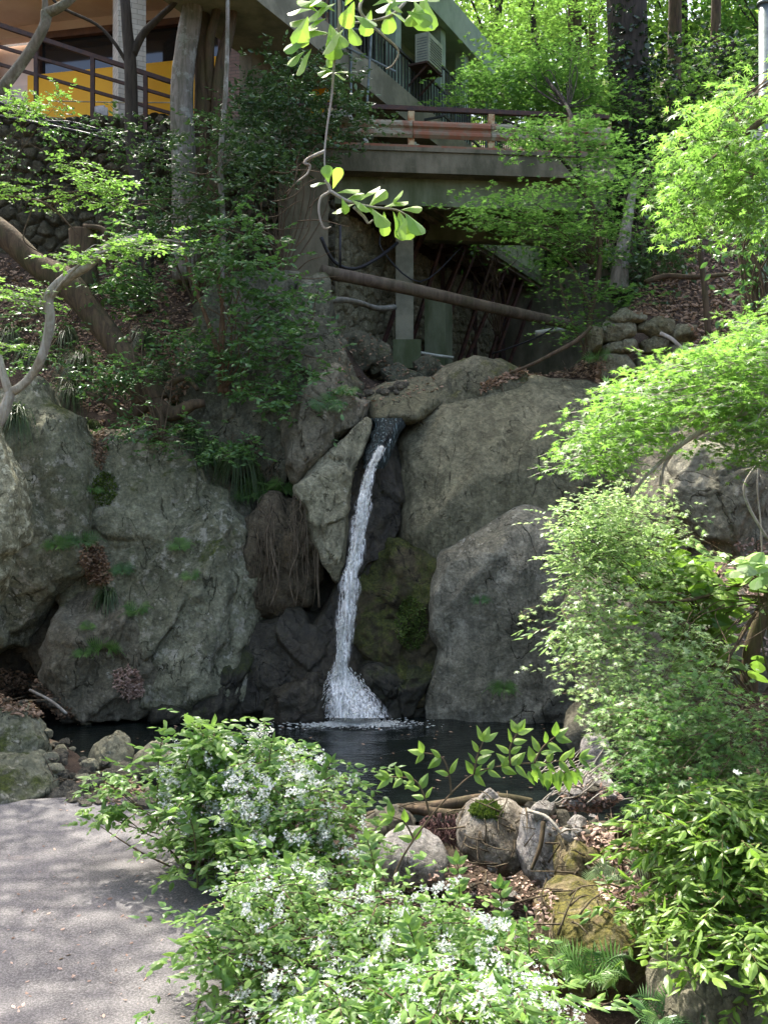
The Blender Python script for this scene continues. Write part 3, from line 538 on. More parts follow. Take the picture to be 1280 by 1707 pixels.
for t in (-3.6, -2.4, -1.2, 0., 1.2, 2.5, 4.0, 5.3, 6.6):
    f = MB(); fbox(f, t, t+1.1, 13.0, 13.12, -1.6, -1.5); fbox(f, t, t+1.1, 15.7, 15.82, -1.6, -1.5); fbox(f, t, t+.09, 13.12, 15.7, -1.6, -1.5); fbox(f, t+1.01, t+1.1, 13.12, 15.7, -1.6, -1.5); fbox(f, t+.05, t+1.05, 14.2, 14.28, -1.6, -1.5)
    fo = part(f, 'window', M['mint_d']); g = MB(); fbox(g, t+.09, t+1.01, 13.12, 15.7, -1.585, -1.56); g.build('pane', M['glass'], fo)
for t in (-4, -1.6, .9, 3.4, 4.9, 7.0):
    b = MB(); fbox(b, t, t+.28, 12.95, 16.2, -.5, -.22); part(b, 'pillar', M['mint'])
b = MB(); fbox(b, -3.5, -1.5, 13.45, 16.2, -1.2, -1.0); part(b, 'screen_wall', M['concrete'])
# wall storey under the fascia, and lower deck on steel braces
b = MB(); fbox(b, -3.4, 9, 9.4, 12.72, -1.5, -1.2); part(b, 'basement_wall', M['concrete_dark'])
def stair_rail(mb, t0, t1, zz0, zz1, o, h=1.0):
    n_ = int(abs(t1-t0)/.14)
    for k in range(n_+1):
        q = k/n_; t = t0+(t1-t0)*q; z = zz0+(zz1-zz0)*q; mb.beam(FF(t, o, z), FF(t, o, z+h), .025, .025)
    mb.beam(FF(t0, o, zz0+h), FF(t1, o, zz1+h), .05, .05); mb.beam(FF(t0, o, zz0+.05), FF(t1, o, zz1+.05), .05, .05)
b = MB(); stair_rail(b, 2.0, 6.8, 13.1, 13.1, .5, 1.25); b.beam(FF(2, .5, 13.1), FF(2, -.1, 13.1), .05, .05); b.beam(FF(2, .5, 14.3), FF(2, -.1, 14.9), .05, .05); part(b, 'stair_railing', M['black_metal'])
ld = MB()
def LD(t, out, z): return np.array([1.36+.5*t, 24.+t, 0])+nn_*out+np.array([0, 0, z])
deck = empty('timber_deck', LD(3, 0, 9.9), label='dark slatted deck on rusty steel braces under the building, beyond the bridge', cat='deck')
for k, o_ in enumerate(np.arange(-2.4, .01, .3)): ld.beam(LD(-3, o_, 9.85), LD(8.5, o_, 9.85), .12, .14)
ld.build('joists', M['timber'], deck)
ld = MB(); ld.box((LD(-3, -1.2, 9.97)+LD(8.5, -1.2, 9.97))/2, (12.9, 2.7, .05), un); ld.build('deck_boards', M['timber'], deck)
ld = MB(); ld.beam(LD(-3, .1, 9.97), LD(8.5, .1, 9.97), .1, .24); ld.build('edge_beam', M['concrete_moss'], deck)
ld = MB()
for t in np.arange(-1.5, 8.3, .13): ld.beam(LD(t, .08, 10.1), LD(t, .08, 11.25), .06, .03)
ld.beam(LD(-1.5, .05, 10.3), LD(8.3, .05, 10.3), .06, .06); ld.beam(LD(-1.5, .05, 11.1), LD(8.3, .05, 11.1), .06, .06); ld.build('slat_balustrade', M['slat'], deck)
for t, dz, dt in ((-.6, 0, -1.2), (.4, 0, -1.0), (1.6, 0, -1.6), (2.2, .1, -1.8), (3.2, 0, -1.2), (4.2, 0, -2), (4.9, 0, -1.1), (5.5, 0, -1.5), (6.6, 0, -1.6)):
    ld = MB(); ld.beam(LD(t, -.1, 9.85), LD(t+dt, -.72, 6.3), .08, .08); ld.build('brace', M['brace'], deck)
for t in (-.5, 1.5, 3.5, 5.5):
    ld = MB(); ld.beam(LD(t, -.1, 9.7), LD(t, -1.0, 9.7), .14, .14); ld.beam(LD(t, -.7, 9.7), LD(t, -.7, 6.0), .10, .10); ld.beam(LD(t, -.15, 9.6), LD(t, -.7, 8.6), .06, .06); ld.build('bracket', M['rust_dark'], deck)
# dark wall added across behind the braces to block light from behind, and buttress
b = MB(); b.box((5.2, 30.6, 7.9), (8.5, .4, 5.0), (1, -.05, 0)); b.build('concrete_wall', M['concrete_dark'], label='dark concrete wall added behind the steel braces to keep the space under the deck dark', cat='concrete wall')
b = MB(); q = P(738, 500, 23.2); b.box((q[0]-.1, q[1], 7.0), (.42, .5, 1.9), un); b.build('buttress', M['concrete_moss'], label='pale green-stained concrete buttress right of the bridge pillar', cat='buttress')

# air conditioner
ac = empty('air_conditioner', FF(1.450, -.4, 14.300), label='off-white outdoor air conditioner unit on the balcony edge', cat='air conditioner')
b = MB(); b.box(FF(1.650, .30, 14.550), (.85, .36, .72), un); b.build('casing', M['white_metal'], ac)
b = MB()
for k in range(9): b.beam(FF(1.350, .485, 14.260+k*.065), FF(1.970, .485, 14.260+k*.065), .02, .018)
b.build('grille', M['steel'], ac)
b = MB()
for k in range(9): b.beam(FF(1.268, .17, 14.260+k*.065), FF(1.268, .44, 14.260+k*.065), .012, .02)
b.build('side_louvre', M['steel'], ac)
b = MB(); b.box(FF(1.650, .2, 14.160), (.95, .5, .05), un); b.beam(FF(1.350, .4, 14.140), FF(1.350, -.12, 13.700), .04, .04); b.beam(FF(1.950, .4, 14.140), FF(1.950, -.12, 13.700), .04, .04); b.build('bracket', M['rust_dark'], ac)

# scaffold at the corner of the building
sc = empty('scaffold', P(420, 330, 21.8), label='green-grey tube scaffold with a tall pale post at the building corner', cat='scaffold')
b = MB(); q = P(415, 0, 21.9); b.box((q[0], q[1], 13.2), (.14, .14, 5.4)); b.build('pale_post', M['mint_d'], sc)
q = P(427, 0, 21.85)
for dx in (0, .13):
    b = MB(); b.tube([(q[0]+dx, q[1], 10.4), (q[0]+dx, q[1], 15.8)], .035, 8); b.build('standard', M['steel'], sc)
b = MB()
for k in range(24): b.beam((q[0], q[1], 10.6+k*.21), (q[0]+.13, q[1], 10.6+k*.21+(.1 if k % 2 else -.1)), .025, .02)
b.build('lattice', M['steel'], sc)
for (x0, y0, x1, y1, dd) in [(430, 110, 500, 115, 22), (428, 45, 640, 50, 22.1), (478, 0, 478, 150, 22.2), (620, 40, 612, 170, 22.2), (585, 30, 585, 165, 22.4), (430, 20, 490, 130, 22), (560, 70, 660, 120, 22.3)]:
    b = MB(); b.tube([P(x0, y0, dd), P(x1, y1, dd)], .028, 8); b.build('tube', M['steel'], sc)

# ------------------------------------------------------------------ bridge
br = empty('bridge', (1.5, 21, 9.6), label='weathered concrete footbridge deck with rusty guard rail crossing the gorge', cat='bridge')
ub_ = np.array([1, .10, 0.]); ub_ /= np.linalg.norm(ub_)
def BP(s, out, z): return np.array([-1.6, 20.8, 0])+ub_*s+np.array([.0995, -.995, 0])*out+np.array([0, 0, z])
def bbox_(mb, s0, s1, o0, o1, z0, z1): mb.box((BP(s0, o0, z0)+BP(s1, o1, z1))/2, (s1-s0, abs(o1-o0), z1-z0), ub_)
b = MB(); bbox_(b, -.6, 6.4, -3.0, .3, 10.12, 10.42); part(b, 'deck_slab', M['concrete_dark'], br)
b = MB(); bbox_(b, -.6, 6.3, -.3, -.02, 9.42, 10.12); bbox_(b, -.6, 6.3, -2.9, -2.6, 9.42, 10.12); part(b, 'girder', M['concrete_moss'], br)
b = MB(); bbox_(b, -.6, 6.35, -.02, .34, 9.98, 10.12); bbox_(b, -.6, 6.35, .05, .34, 10.42, 10.50); part(b, 'kerb', M['concrete_dark'], br)
for k in range(4):
    b = MB(); bbox_(b, .42+k*1.66, .42+k*1.66+.13, .1, .22, 10.50, 11.28); part(b, 'post', M['rust_post'], br)
b = MB(); b.beam(BP(-1.4, .16, 11.36), BP(6.3, .16, 11.33), .1, .09); part(b, 'top_rail', M['rust_dark'], br)
b = MB(); b.beam(BP(-.4, .20, 10.55), BP(6.3, .20, 10.53), .06, .09); part(b, 'bottom_rail', M['rust'], br)
def wrail(s0, s1, mat):
    b = MB(); pr = [(0, .0), (.045, .06), (.045, .11), (0, .15), (0, .19), (.045, .23), (.045, .29), (0, .35)]; ss = np.linspace(s0, s1, 8)
    V = []; 
    for s_ in ss:
        for o_, z_ in pr: V.append(BP(s_, .25+o_, 10.72+z_))
        for o_, z_ in pr[::-1]: V.append(BP(s_, .235+o_, 10.72+z_))
    m = len(pr)*2; f = [(i*m+j, i*m+(j+1) % m, (i+1)*m+(j+1) % m, (i+1)*m+j) for i in range(len(ss)-1) for j in range(m)]
    b.add(V, f); return part(b, 'guard_rail', mat, br)
wrail(-.4, 2.16, M['rail_paint']); wrail(2.18, 3.78, M['rust']); wrail(3.8, 5.4, M['rail_paint']); wrail(5.42, 6.3, M['rail_paint'])
pl = empty('bridge_pillar', P(675, 605, 22.2), label='square concrete pillar on a block footing under the bridge', cat='pillar')
q = P(674, 500, 22.2); b = MB(); b.box((q[0], q[1], 8.2), (.38, .38, 2.9)); b.build('shaft', M['concrete'], pl)
b = MB(); b.box((q[0]+.05, q[1], 6.5), (.6, .6, .62)); b.build('footing', M['concrete_moss'], pl)
b = MB(); q = P(512, 470, 19.9); b.box((q[0]-.1, q[1]+.3, 8.2), (.95, .8, 3.6), (1, .1, 0)); b.build('concrete_abutment', M['concrete_dark'], label='streaked concrete abutment block at the left end of the bridge', cat='abutment')
b = MB(); q0, q1 = P(536, 452, 18.0), P(958, 543, 20.2); b.tube([q0, q0*.66+q1*.34+np.array([0, 0, .02]), q0*.33+q1*.67, q1], [.115, .115, .11, .1], 14, .05, 8); b.build('log_pipe', bark_mat('old_pipe', (.13, .105, .075), (.07, .055, .04), .6, moss=.3), smooth=True, label='long brown log-like pipe slanting across the gorge in front of the pillar', cat='pipe')
solid(np.vstack(b.V), np.vstack(b.F4))
def pipe(name, label, pts, r, mat, cat='pipe', sub=5, group=None, rough=0):
    b = MB(); b.tube([P(*p_) for p_ in pts], r, 8, rough, sub); return b.build(name, mat, smooth=True, label=label, cat=cat, group=group)
pipe('pipe', 'pale grey conduit along the rubble wall left of the pillar', [(546, 500, 18.3), (575, 500, 18.7), (600, 505, 19.2), (630, 514, 19.8), (658, 512, 20.3)], .055, M['pvc'], group='pipes under the bridge')
pipe('pipe', 'short pale pipe stub below the right end of the log-like pipe', [(893, 556, 20.4), (942, 548, 20.6)], .06, M['white_pvc'], group='pipes under the bridge')
pipe('pipe', 'thin white pipe low between the pillar and the dome boulder', [(702, 588, 21), (725, 592, 21.2), (756, 596, 21.2)], .03, M['white_pvc'], group='pipes under the bridge')
pipe('hose', 'black hose sagging between the abutment and the pillar', [(535, 395, 19.4), (556, 435, 19.6), (590, 448, 19.9), (630, 430, 20.6), (662, 405, 21.4)], .035, M['hose'], cat='hose')
pipe('pipe', 'thin vertical dark pipe beside the abutment', [(567, 375, 19.2), (567, 450, 19.2)], .025, M['hose'], sub=1, group='pipes under the bridge')
for (pts, lab) in [([(640, 380, 21.8), (636, 415, 21.8), (700, 470, 22), (770, 410, 22.5)], 'bent'), ([(820, 590, 21), (900, 560, 20.4), (958, 520, 20.3)], 'low')]:
    pipe('cable', lab+' dark cable strung in the shade under the deck', pts, .018, M['hose'], cat='cable')
hs = [([(-20, 190, 20.1), (60, 205, 20.2), (140, 222, 20.3), (210, 240, 20.35), (300, 252, 20.4)], .035, 'lowest thick black hose sagging across the cobble wall'),
      ([(-20, 165, 20.3), (50, 188, 20.3), (100, 208, 20.35), (150, 216, 20.4), (300, 236, 20.4)], .022, 'upper thin black hose on the cobble wall'),
      ([(0, 170, 20.3), (70, 200, 20.3), (120, 204, 20.4), (200, 225, 20.4), (300, 244, 20.4)], .022, 'middle thin black hose on the cobble wall')]
for p_, r_, l_ in hs: pipe('hose', l_, p_, r_, M['hose'], cat='hose', group='hoses along the cobble wall')

# terrace railing at the top left
rl = empty('railing', (-6, 20.9, 11.2), label='dark rusty three-bar railing along the top of the cobble wall', cat='railing')
def RP(px, py): return P(px, py, 20.9)
for a, c_, w_ in [((-60, 22), (296, 140), .085), ((-60, 60), (296, 165), .06), ((-60, 90), (296, 192), .06)]:
    b = MB(); b.beam(RP(*a), RP(*c_), w_, w_); b.build('bar', M['rust_dark'], rl)
for x_, y0, y1 in [(61, 62, 160), (155, 95, 190), (243, 122, 205), (-20, 30, 150)]:
    b = MB(); b.beam(RP(x_, y0), RP(x_, y1+14), .08, .08); b.build('post', M['rust_dark'], rl)
b = MB(); b.tube([P(80, 168, 21.1), P(200, 171, 21.3), P(300, 171, 21.5)], .014, 6); b.build('rope', plain('rope', (.6, .5, .3)), label='thin pale rope strung in front of the orange panel', cat='rope')
b = MB(); q = P(168, 188, 21.0); b.box(q, (.3, .2, .16), (1, .2, 0)); b.beam(q+np.array([-.1, 0, .08]), q+np.array([.1, 0, .1]), .14, .06); b.build('white_block', plain('white_block', (.6, .57, .55)), label='small pale block on the wall top under the orange panel', cat='block')
# lamp pole right
pp = empty('lamp_pole', P(1272, 540, 14), label='grey steel pole with a domed cap at the right edge', cat='pole')
b = MB(); q = P(1273, 0, 14); b.tube([(q[0], q[1], 4.5), (q[0], q[1], CZ+(853-8)/F*14)], .075, 14); b.build('shaft', M['steel'], pp, smooth=True)
b = MB(); t_ = CZ+(853-8)/F*14; b.tube([(q[0], q[1], t_), (q[0], q[1], t_+.04), (q[0], q[1], t_+.07)], [.1, .095, .03], 14); b.build('cap', M['steel'], pp, smooth=True)
b = MB(); q = P(1258, 238, 13.5); b.box(q, (.42, .06, .26), (1, .1, 0)); b.beam(q+np.array([.1, 0, -.1]), (q[0]+.1, q[1], 6), .06, .05); b.build('plate', plain('pale_plate', (.55, .55, .47)), label='small blank pale plate half hidden behind the upper right maple', cat='plate')
# ------------------------------------------------------------------ concrete path
n = N('path_concrete')
c = n.mix(n.ramp(n.noise(2.2, 6, .65), .35, .65), (.11, .106, .103), (.07, .068, .065))
c = n.mix(n.ramp(n.noise(24, 5, .8), .45, .62, 0, .6), c, (.1, .095, .09))
c = n.mix(n.ramp(n.noise(70, 4, .8), .42, .62, 0, .8), c, (.23, .218, .214))
c = n.mix(n.ramp(n.noise(120, 3, .8), .55, .68, 0, .8), c, (.07, .065, .06))
c = n.mix(n.ramp(n.noise(.9, 5, .6), .55, .7, 0, .35), c, (.3, .2, .13))
pm = n.done(c, .92, n.bump(n.noise(85, 5, .8), .8, .008, n.bump(n.noise(3, 4), .3, .03)), spec=.25)
ys = np.linspace(2.5, 10.05, 90); V = []; nxp = 60
for y in ys:
    xr = -.75-.12*(y-5)-.04*math.sin(y*1.9)-.015*math.sin(y*5.3) - (.9*sm(9.0, 10.2, y))
    xs = np.linspace(-14, xr, nxp)
    if y > 0: V.append(np.stack([xs, y+.10*np.sin(xs*2.1)*sm(9, 10, y), .285+.012*fbm(np.stack([xs, y+0*xs, 0*xs], -1), 3, 4)], -1))
V = np.array(V); ny_ = len(V); top = V.reshape(-1, 3)
# lower edge skirt gives the slab its thickness
i = (np.arange(ny_-1)[:, None]*nxp+np.arange(nxp-1)[None]).ravel(); f = [np.stack([i, i+1, i+nxp+1, i+nxp], -1)]
bot = top.copy(); bot[:, 2] = .05; n0 = len(top); k = np.arange(nxp-1); t0 = (ny_-1)*nxp
f.append(np.stack([t0+k, t0+k+1, n0+t0+k+1, n0+t0+k], -1)); r = np.arange(ny_-1)*nxp+nxp-1
f.append(np.stack([r, n0+r, n0+r+nxp, r+nxp], -1)); V = np.vstack([top, bot]); f = np.vstack(f)
mesh('path', V, [f], pm, kind='structure', label='dappled coarse concrete path at the lower left'); solid(V, f)

BVH = None
def make_bvh():
    global BVH
    V = np.vstack(BV); polys = []
    for F_ in BF: polys += F_.tolist()
    BVH = BVHTree.FromPolygons(V.tolist(), polys)
make_bvh()
def hit(px, py):
    d = Vector(((px-CX)/F, 1, -(py-CY)/F)).normalized(); h = BVH.ray_cast(Vector((0, 0, CZ)), d)
    if h[0] is None: return None
    nn = np.array(h[1]); dd = np.array(d)
    if nn@dd > 0: nn = -nn
    return np.array(h[0]), nn
def inpoly(poly, n, R):
    poly = np.array(poly, float); lo, hi = poly.min(0), poly.max(0); out = []
    x1, y1 = poly[:, 0], poly[:, 1]; x2, y2 = np.roll(x1, -1), np.roll(y1, -1)
    while len(out) < n:
        q = R.uniform(lo, hi, (n*2, 2)); c = np.zeros(len(q), bool)
        for a, b_, c_, d_ in zip(x1, y1, x2, y2):
            m = ((b_ > q[:, 1]) != (d_ > q[:, 1])) & (q[:, 0] < (c_-a)*(q[:, 1]-b_)/((d_-b_) if d_ != b_ else 1e-9)+a); c ^= m
        out += list(q[c])
    return np.array(out[:n])

# ------------------------------------------------------------------ leaves
def _outline(pts, cz=.0, mid=None):
    """leaf template: outline points (x across, y along) fanned from a mid point"""
    pts = np.array(pts, float); mid = mid or (0, .45)
    V = np.vstack([[mid[0], mid[1], cz], np.c_[pts, -abs(pts[:, 0])*.25-((pts[:, 1])**2)*.14]])
    k = np.arange(len(pts)); return V, np.stack([0*k, k+1, (k+1) % len(pts)+1], -1)
def _sym(h): return [(0, 0)]+[(-a, b_) for a, b_ in h]+[(0, 1)]+[(a, b_) for a, b_ in h[::-1]]
LT = {}
LT['oval'] = _outline(_sym([(.17, .18), (.26, .42), (.19, .72)]), .02)
LT['lance'] = _outline(_sym([(.12, .15), (.19, .4), (.12, .72)]), .02)
LT['broad'] = _outline(_sym([(.2, .1), (.36, .3), (.38, .5), (.22, .8), (.07, .94)]), .03)
LT['ovate'] = _outline(_sym([(.16, .1), (.27, .3), (.25, .5), (.13, .78), (.04, .93)]), .03)
LT['pinna'] = _outline(_sym([(.05, .12), (.04, .6)]), .0)
LT['obov'] = _outline(_sym([(.07, .12), (.16, .35), (.3, .6), (.33, .78), (.2, .94)]), .03)
def star(n, inner, spread=235, base=.0):
    a = []; 
    for k in range(n):
        t = math.radians(-spread/2+spread*k/(n-1)); L_ = (1, .93, .75, .5)[int(abs(k-(n-1)/2)+.01)] if n == 7 else (1, .85, .6)[int(abs(k-(n-1)/2)+.01)]
        a.append((math.sin(t)*L_, math.cos(t)*L_))
        if k < n-1:
            t2 = math.radians(-spread/2+spread*(k+.5)/(n-1)); a.append((math.sin(t2)*inner, math.cos(t2)*inner))
    a.append((0, -.10)); a = np.array(a); V = np.vstack([[0, 0, .03], np.c_[a, -.16*np.hypot(a[:, 0], a[:, 1])**2]])
    k = np.arange(len(a)); V[:, 1] += .12; V *= .62; return V, np.stack([0*k, k+1, (k+1) % len(a)+1], -1)
LT['maple'] = star(7, .30); LT['maple5'] = star(5, .30)
LT['dia'] = (np.array([[0, 0, 0], [-.28, .45, -.05], [0, 1, -.08], [.28, .45, -.05]]), np.array([[0, 1, 2], [0, 2, 3]]))
LT['petal'] = (np.vstack([[[0, 0, -.1]], [[math.cos(2*math.pi*k/10)*(1 if k % 2 else .38), math.sin(2*math.pi*k/10)*(1 if k % 2 else .38), .12*(k % 2)] for k in range(10)]])*.5, np.array([[0, k+1, (k+1) % 10+1] for k in range(10)]))
def leaves(pos, dr, nor, size, shape):
    T, Fc = LT[shape]; dr = unit(dr); side = unit(np.cross(dr, nor)); nor = np.cross(side, dr)
    s = np.asarray(size)[:, None, None]*np.ones((len(pos), 1, 1))
    V = pos[:, None]+s*(T[None, :, 0:1]*side[:, None]+T[None, :, 1:2]*dr[:, None]+T[None, :, 2:3]*nor[:, None])
    f = Fc[None]+(np.arange(len(pos))*len(T))[:, None, None]
    return V.reshape(-1, 3), f.reshape(-1, 3), len(T)
class Fol:
    def __init__(s): s.V = []; s.F = []; s.T = []; s.n = 0
    def add(s, pos, dr, nor, size, shape, tone):
        V, f, m = leaves(pos, dr, nor, size, shape); s.V.append(V); s.F.append(f+s.n); s.n += len(V); s.T.append(np.repeat(tone, m))
    def build(s, name, mat, parent=None, **k):
        return mesh(name, np.vstack(s.V), [np.vstack(s.F)], mat, parent, smooth=False, tone=np.concatenate(s.T), **k)

def sprigs(fo, tw, C, R, per=5, sig=(.12, .12, .06), k=5, ln=.22, size=.06, shape='oval', up=.7, droop=.25, out=None, jit=.35, side=.8, twig=0, flat=.3, tonev=.5):
    """C clump centres (n,3). per sprigs a clump, each k leaf pairs along an arching twig."""
    n = len(C)*per; c = np.repeat(C, per, 0)+R.normal(0, 1, (n, 3))*np.array(sig)
    ax = R.normal(0, 1, (n, 3)); ax[:, 2] *= flat
    if out is not None: ax = ax+np.array(out)
    ax[:, 2] += .1; ax = unit(ax); ctone = np.repeat(R.uniform(0, 1, len(C)), per)
    L = ln*R.uniform(.6, 1.3, n)
    for j in range(k):
        t = (j+.4)/k; p = c+ax*(L*t)[:, None]; p[:, 2] -= droop*L*t*t
        sd_ = unit(np.cross(ax, np.array([0, 0, 1.])+R.normal(0, .15, (n, 3))))
        for sg in ((-1, 1) if j < k-1 else (0,)):
            d = ax*(.75 if sg else 1)+sd_*sg*side+R.normal(0, jit*.5, (n, 3)); d[:, 2] -= droop*.8
            nr = np.array([0, 0, up])+R.normal(0, jit, (n, 3))+sd_*sg*.15
            sz = size*R.uniform(.55, 1.2, n)*(.65+.7*min(t, 1-t*.35))
            tone = np.clip(.5+tonev*(ctone-.5)*1.3+R.normal(0, .17, n), 0, 1)
            fo.add(p, d, nr, sz, shape, tone)
    if tw is not None and twig:
        for q in range(0, n, max(1, int(1/twig))):
            e = c[q]+ax[q]*L[q]; e[2] -= droop*L[q]; m_ = c[q]+ax[q]*L[q]*.5; m_[2] -= droop*L[q]*.25
            tw.tube([c[q], m_, e], [.0035*ln/.2+.0012, .003, .0015], 3)
    return c
def cloud(R, poly, d0, d1, n, ds=0): 
    q = inpoly(poly, n, R); d = R.uniform(d0, d1, n)+ds*(q[:, 1]-np.mean([p_[1] for p_ in poly])); return Pn(q[:, 0], q[:, 1], d)
def stems(tw, base, C, R, n=10, r=.02, bend=.25, sides=5, r1=.25, direct=False):
    base = np.array(base, float); idx = R.choice(len(C), min(n, len(C)), replace=False)
    for i in idx:
        e = C[i]; h = np.linalg.norm(e-base); m1 = base+(e-base)*.35+R.normal(0, bend*.3*h, 3)*np.array([1, 1, .3]); m1[2] += bend*h*.35
        m2 = base+(e-base)*.7+R.normal(0, bend*.2*h, 3)*np.array([1, 1, .4]); m2[2] += bend*h*.25
        b0 = base+R.normal(0, r*1.2, 3)*np.array([1, 1, 0])
        tw.tube([b0, m1, m2, e], [r, r*.75, r*.5, r*r1], sides, .1, 5, seed=int(i))
def plant(name, label, cat, base, clouds, mat, barkm, seed=0, nst=10, r=.02, group=None, flower=None, extra=None, leafname='foliage', stemname='stem', bend=.25):
    R = np.random.default_rng(seed+500); root = empty(name, base, label=label, cat=cat, group=group)
    fo = Fol(); tw = MB(); allC = []
    for c in clouds:
        c = dict(c); C = c.pop('C', None)
        if C is None: C = cloud(R, c.pop('poly'), c.pop('d0'), c.pop('d1'), c.pop('n'), c.pop('ds', 0))
        allC.append(C); n_first = len(allC[0]); sprigs(fo, tw, C, R, **c)
    allC = np.vstack(allC); stems(tw, base, allC, R, nst, r, bend)
    if extra: extra(tw, fo, R)
    fo.build(leafname, mat, root); tw.build(stemname, barkm, root, smooth=True)
    if flower:
        fl = Fol(); nC, per, fs, sg = flower; A0 = allC[:max(n_first, 1)]; C = A0[R.choice(len(A0), nC, replace=nC > len(A0))]+R.normal(0, .07, (nC, 3))+np.array([0, -.10, .11])
        ax = unit(R.normal(0, 1, (nC, 3))*np.array([1, 1, .4])+np.array([0, 0, .3])); c = np.repeat(C, per, 0)+np.repeat(ax, per, 0)*R.uniform(-.07, .09, (nC*per, 1))*sg/.02+R.normal(0, sg, (nC*per, 3))
        fl.add(c, R.normal(0, 1, c.shape), np.array([0, -.3, 1.])+R.normal(0, .6, c.shape), fs*R.uniform(.6, 1.15, len(c)), 'petal', R.uniform(0, 1, len(c)))
        fl.build('blossom', M['petal'], root)
    return root

M['maple_lit'] = leaf_mat('maple_spring', (.10, .22, .04), (.24, .39, .09), .52)
M['maple_var'] = leaf_mat('maple_pale', (.15, .27, .09), (.42, .53, .26), .48, .35)
M['maple_mid'] = leaf_mat('maple_green', (.065, .16, .035), (.16, .29, .07), .5)
M['far'] = leaf_mat('forest_leaf', (.09, .18, .035), (.26, .38, .09), .5, clump=.4)
M['deutzia'] = leaf_mat('white_shrub_leaf', (.08, .18, .04), (.23, .36, .09), .42, .35)
M['lance'] = leaf_mat('lance_leaf', (.09, .18, .03), (.22, .34, .06), .45, .4)
M['ever'] = leaf_mat('evergreen_leaf', (.04, .085, .03), (.09, .16, .055), .22, .3)
M['ever_l'] = leaf_mat('glossy_broadleaf', (.05, .12, .035), (.11, .22, .06), .3, .28)
M['ivy'] = leaf_mat('ivy_leaf', (.012, .03, .012), (.05, .09, .03), .15, .22)
M['magnolia'] = leaf_mat('big_soft_leaf', (.13, .28, .04), (.3, .45, .08), .5, .35)
M['crown'] = leaf_mat('canopy_leaf', (.04, .08, .015), (.08, .15, .03), .3)
M['fern'] = leaf_mat('fern_leaf', (.07, .17, .03), (.17, .3, .07), .4)
M['fern_w'] = leaf_mat('silver_fern', (.2, .32, .13), (.45, .55, .3), .4)
M['sedge'] = leaf_mat('sedge_blade', (.03, .06, .015), (.075, .12, .035), .3)
M['dry'] = leaf_mat('dead_leaf', (.12, .07, .035), (.36, .24, .15), .1, .7)
M['dry_pink'] = leaf_mat('pale_dead_leaf', (.22, .13, .09), (.5, .36, .28), .1, .7)
M['petal'] = leaf_mat('white_petal', (.6, .63, .58), (.78, .8, .77), .35, .6, tc=(.85, .87, .85))
M['bark_pale'] = bark_mat('pale_bark', (.26, .23, .19), (.13, .12, .09), .8, moss=.35, lich=.5)
M['bark_dark'] = bark_mat('dark_bark', (.03, .026, .02), (.06, .05, .038), 1)
M['bark_brown'] = bark_mat('brown_bark', (.12, .085, .05), (.055, .04, .026), 1, moss=.3)
M['bark_white'] = bark_mat('white_bark', (.4, .37, .31), (.24, .21, .16), 1.2, lich=.4)
M['twig'] = bark_mat('twig_bark', (.14, .1, .06), (.08, .06, .035), 3)
M['twig_g'] = bark_mat('green_stem', (.1, .12, .04), (.13, .09, .04), 3)
M['root'] = bark_mat('dry_root', (.17, .135, .085), (.07, .055, .035), 3)

# ------------------------------------------------------------------ water
n = N('pool_water')
w1 = n.noise(7, 3, .5, co=n.mapc((1, 2.2, 1))); w2 = n.noise(26, 2, .5, co=n.mapc((1, 2.2, 1)))
n.b.inputs['IOR'].default_value = 1.33
n.done((.006, .009, .008), .04, n.bump(w2, .35, .01, n.bump(w1, .4, .03)), spec=.5)
wx = np.linspace(-6.5, 4.2, 160); wy = np.linspace(10.2, 17, 120); WX, WY = np.meshgrid(wx, wy)
r = np.hypot(WX+.4, (WY-15.1)); WZ = .016*np.sin(r*10)*np.exp(-r*.45)+.006*fbm(np.stack([WX*3, WY*5, 0*WX], -1), 2, 5)
i = (np.arange(119)[:, None]*160+np.arange(159)[None]).ravel()
mesh('pool', np.stack([WX, WY, WZ], -1).reshape(-1, 3), [np.stack([i, i+1, i+161, i+160], -1)], n.m, kind='structure', label='dark still pool under the waterfall')
n = N('fall_water'); n.done((.95, .95, .88), .25, None, spec=.6)
tr = n.n.new('ShaderNodeBsdfTransparent'); mx = n.n.new('ShaderNodeMixShader'); t = n.attr(); f = n.math('MULTIPLY', n.ramp(n.noise(6, 6, .72, co=n.mapc((6, 6, .55)), dist=.8), .43, .60), n.ramp(t, 0, 1))
n.l(f, mx.inputs[0]); n.l(tr.outputs[0], mx.inputs[1]); n.l(n.b.outputs[0], mx.inputs[2]); n.l(mx.outputs[0], n.out.inputs[0]); M['sheet'] = n.m
n = N('water_drop'); n.done((.95, .95, .88), .15, None, spec=.8); tl = n.n.new('ShaderNodeBsdfTranslucent'); tl.inputs[0].default_value = (.9, .95, .93, 1)
mx = n.n.new('ShaderNodeMixShader'); mx.inputs[0].default_value = .4; n.l(n.b.outputs[0], mx.inputs[1]); n.l(tl.outputs[0], mx.inputs[2]); n.l(mx.outputs[0], n.out.inputs[0]); M['drop'] = n.m
fall = [(652, 706, 16, 16.35), (645, 730, 12, 16.2), (634, 752, 9, 16.1), (623, 772, 9, 15.95), (614, 800, 11, 15.85), (606, 840, 15, 15.72), (600, 880, 15, 15.6), (594, 920, 16, 15.5), (587, 960, 17, 15.4), (581, 1000, 19, 15.35), (576, 1045, 19, 15.3), (572, 1085, 15, 15.25), (568, 1115, 14, 15.2), (572, 1140, 28, 15.12), (582, 1170, 46, 15.0), (590, 1197, 60, 14.9)]
fa = np.array(fall, float); tt = np.linspace(0, len(fa)-1, 150); fi = np.stack([np.interp(tt, np.arange(len(fa)), fa[:, k]) for k in range(4)], -1)
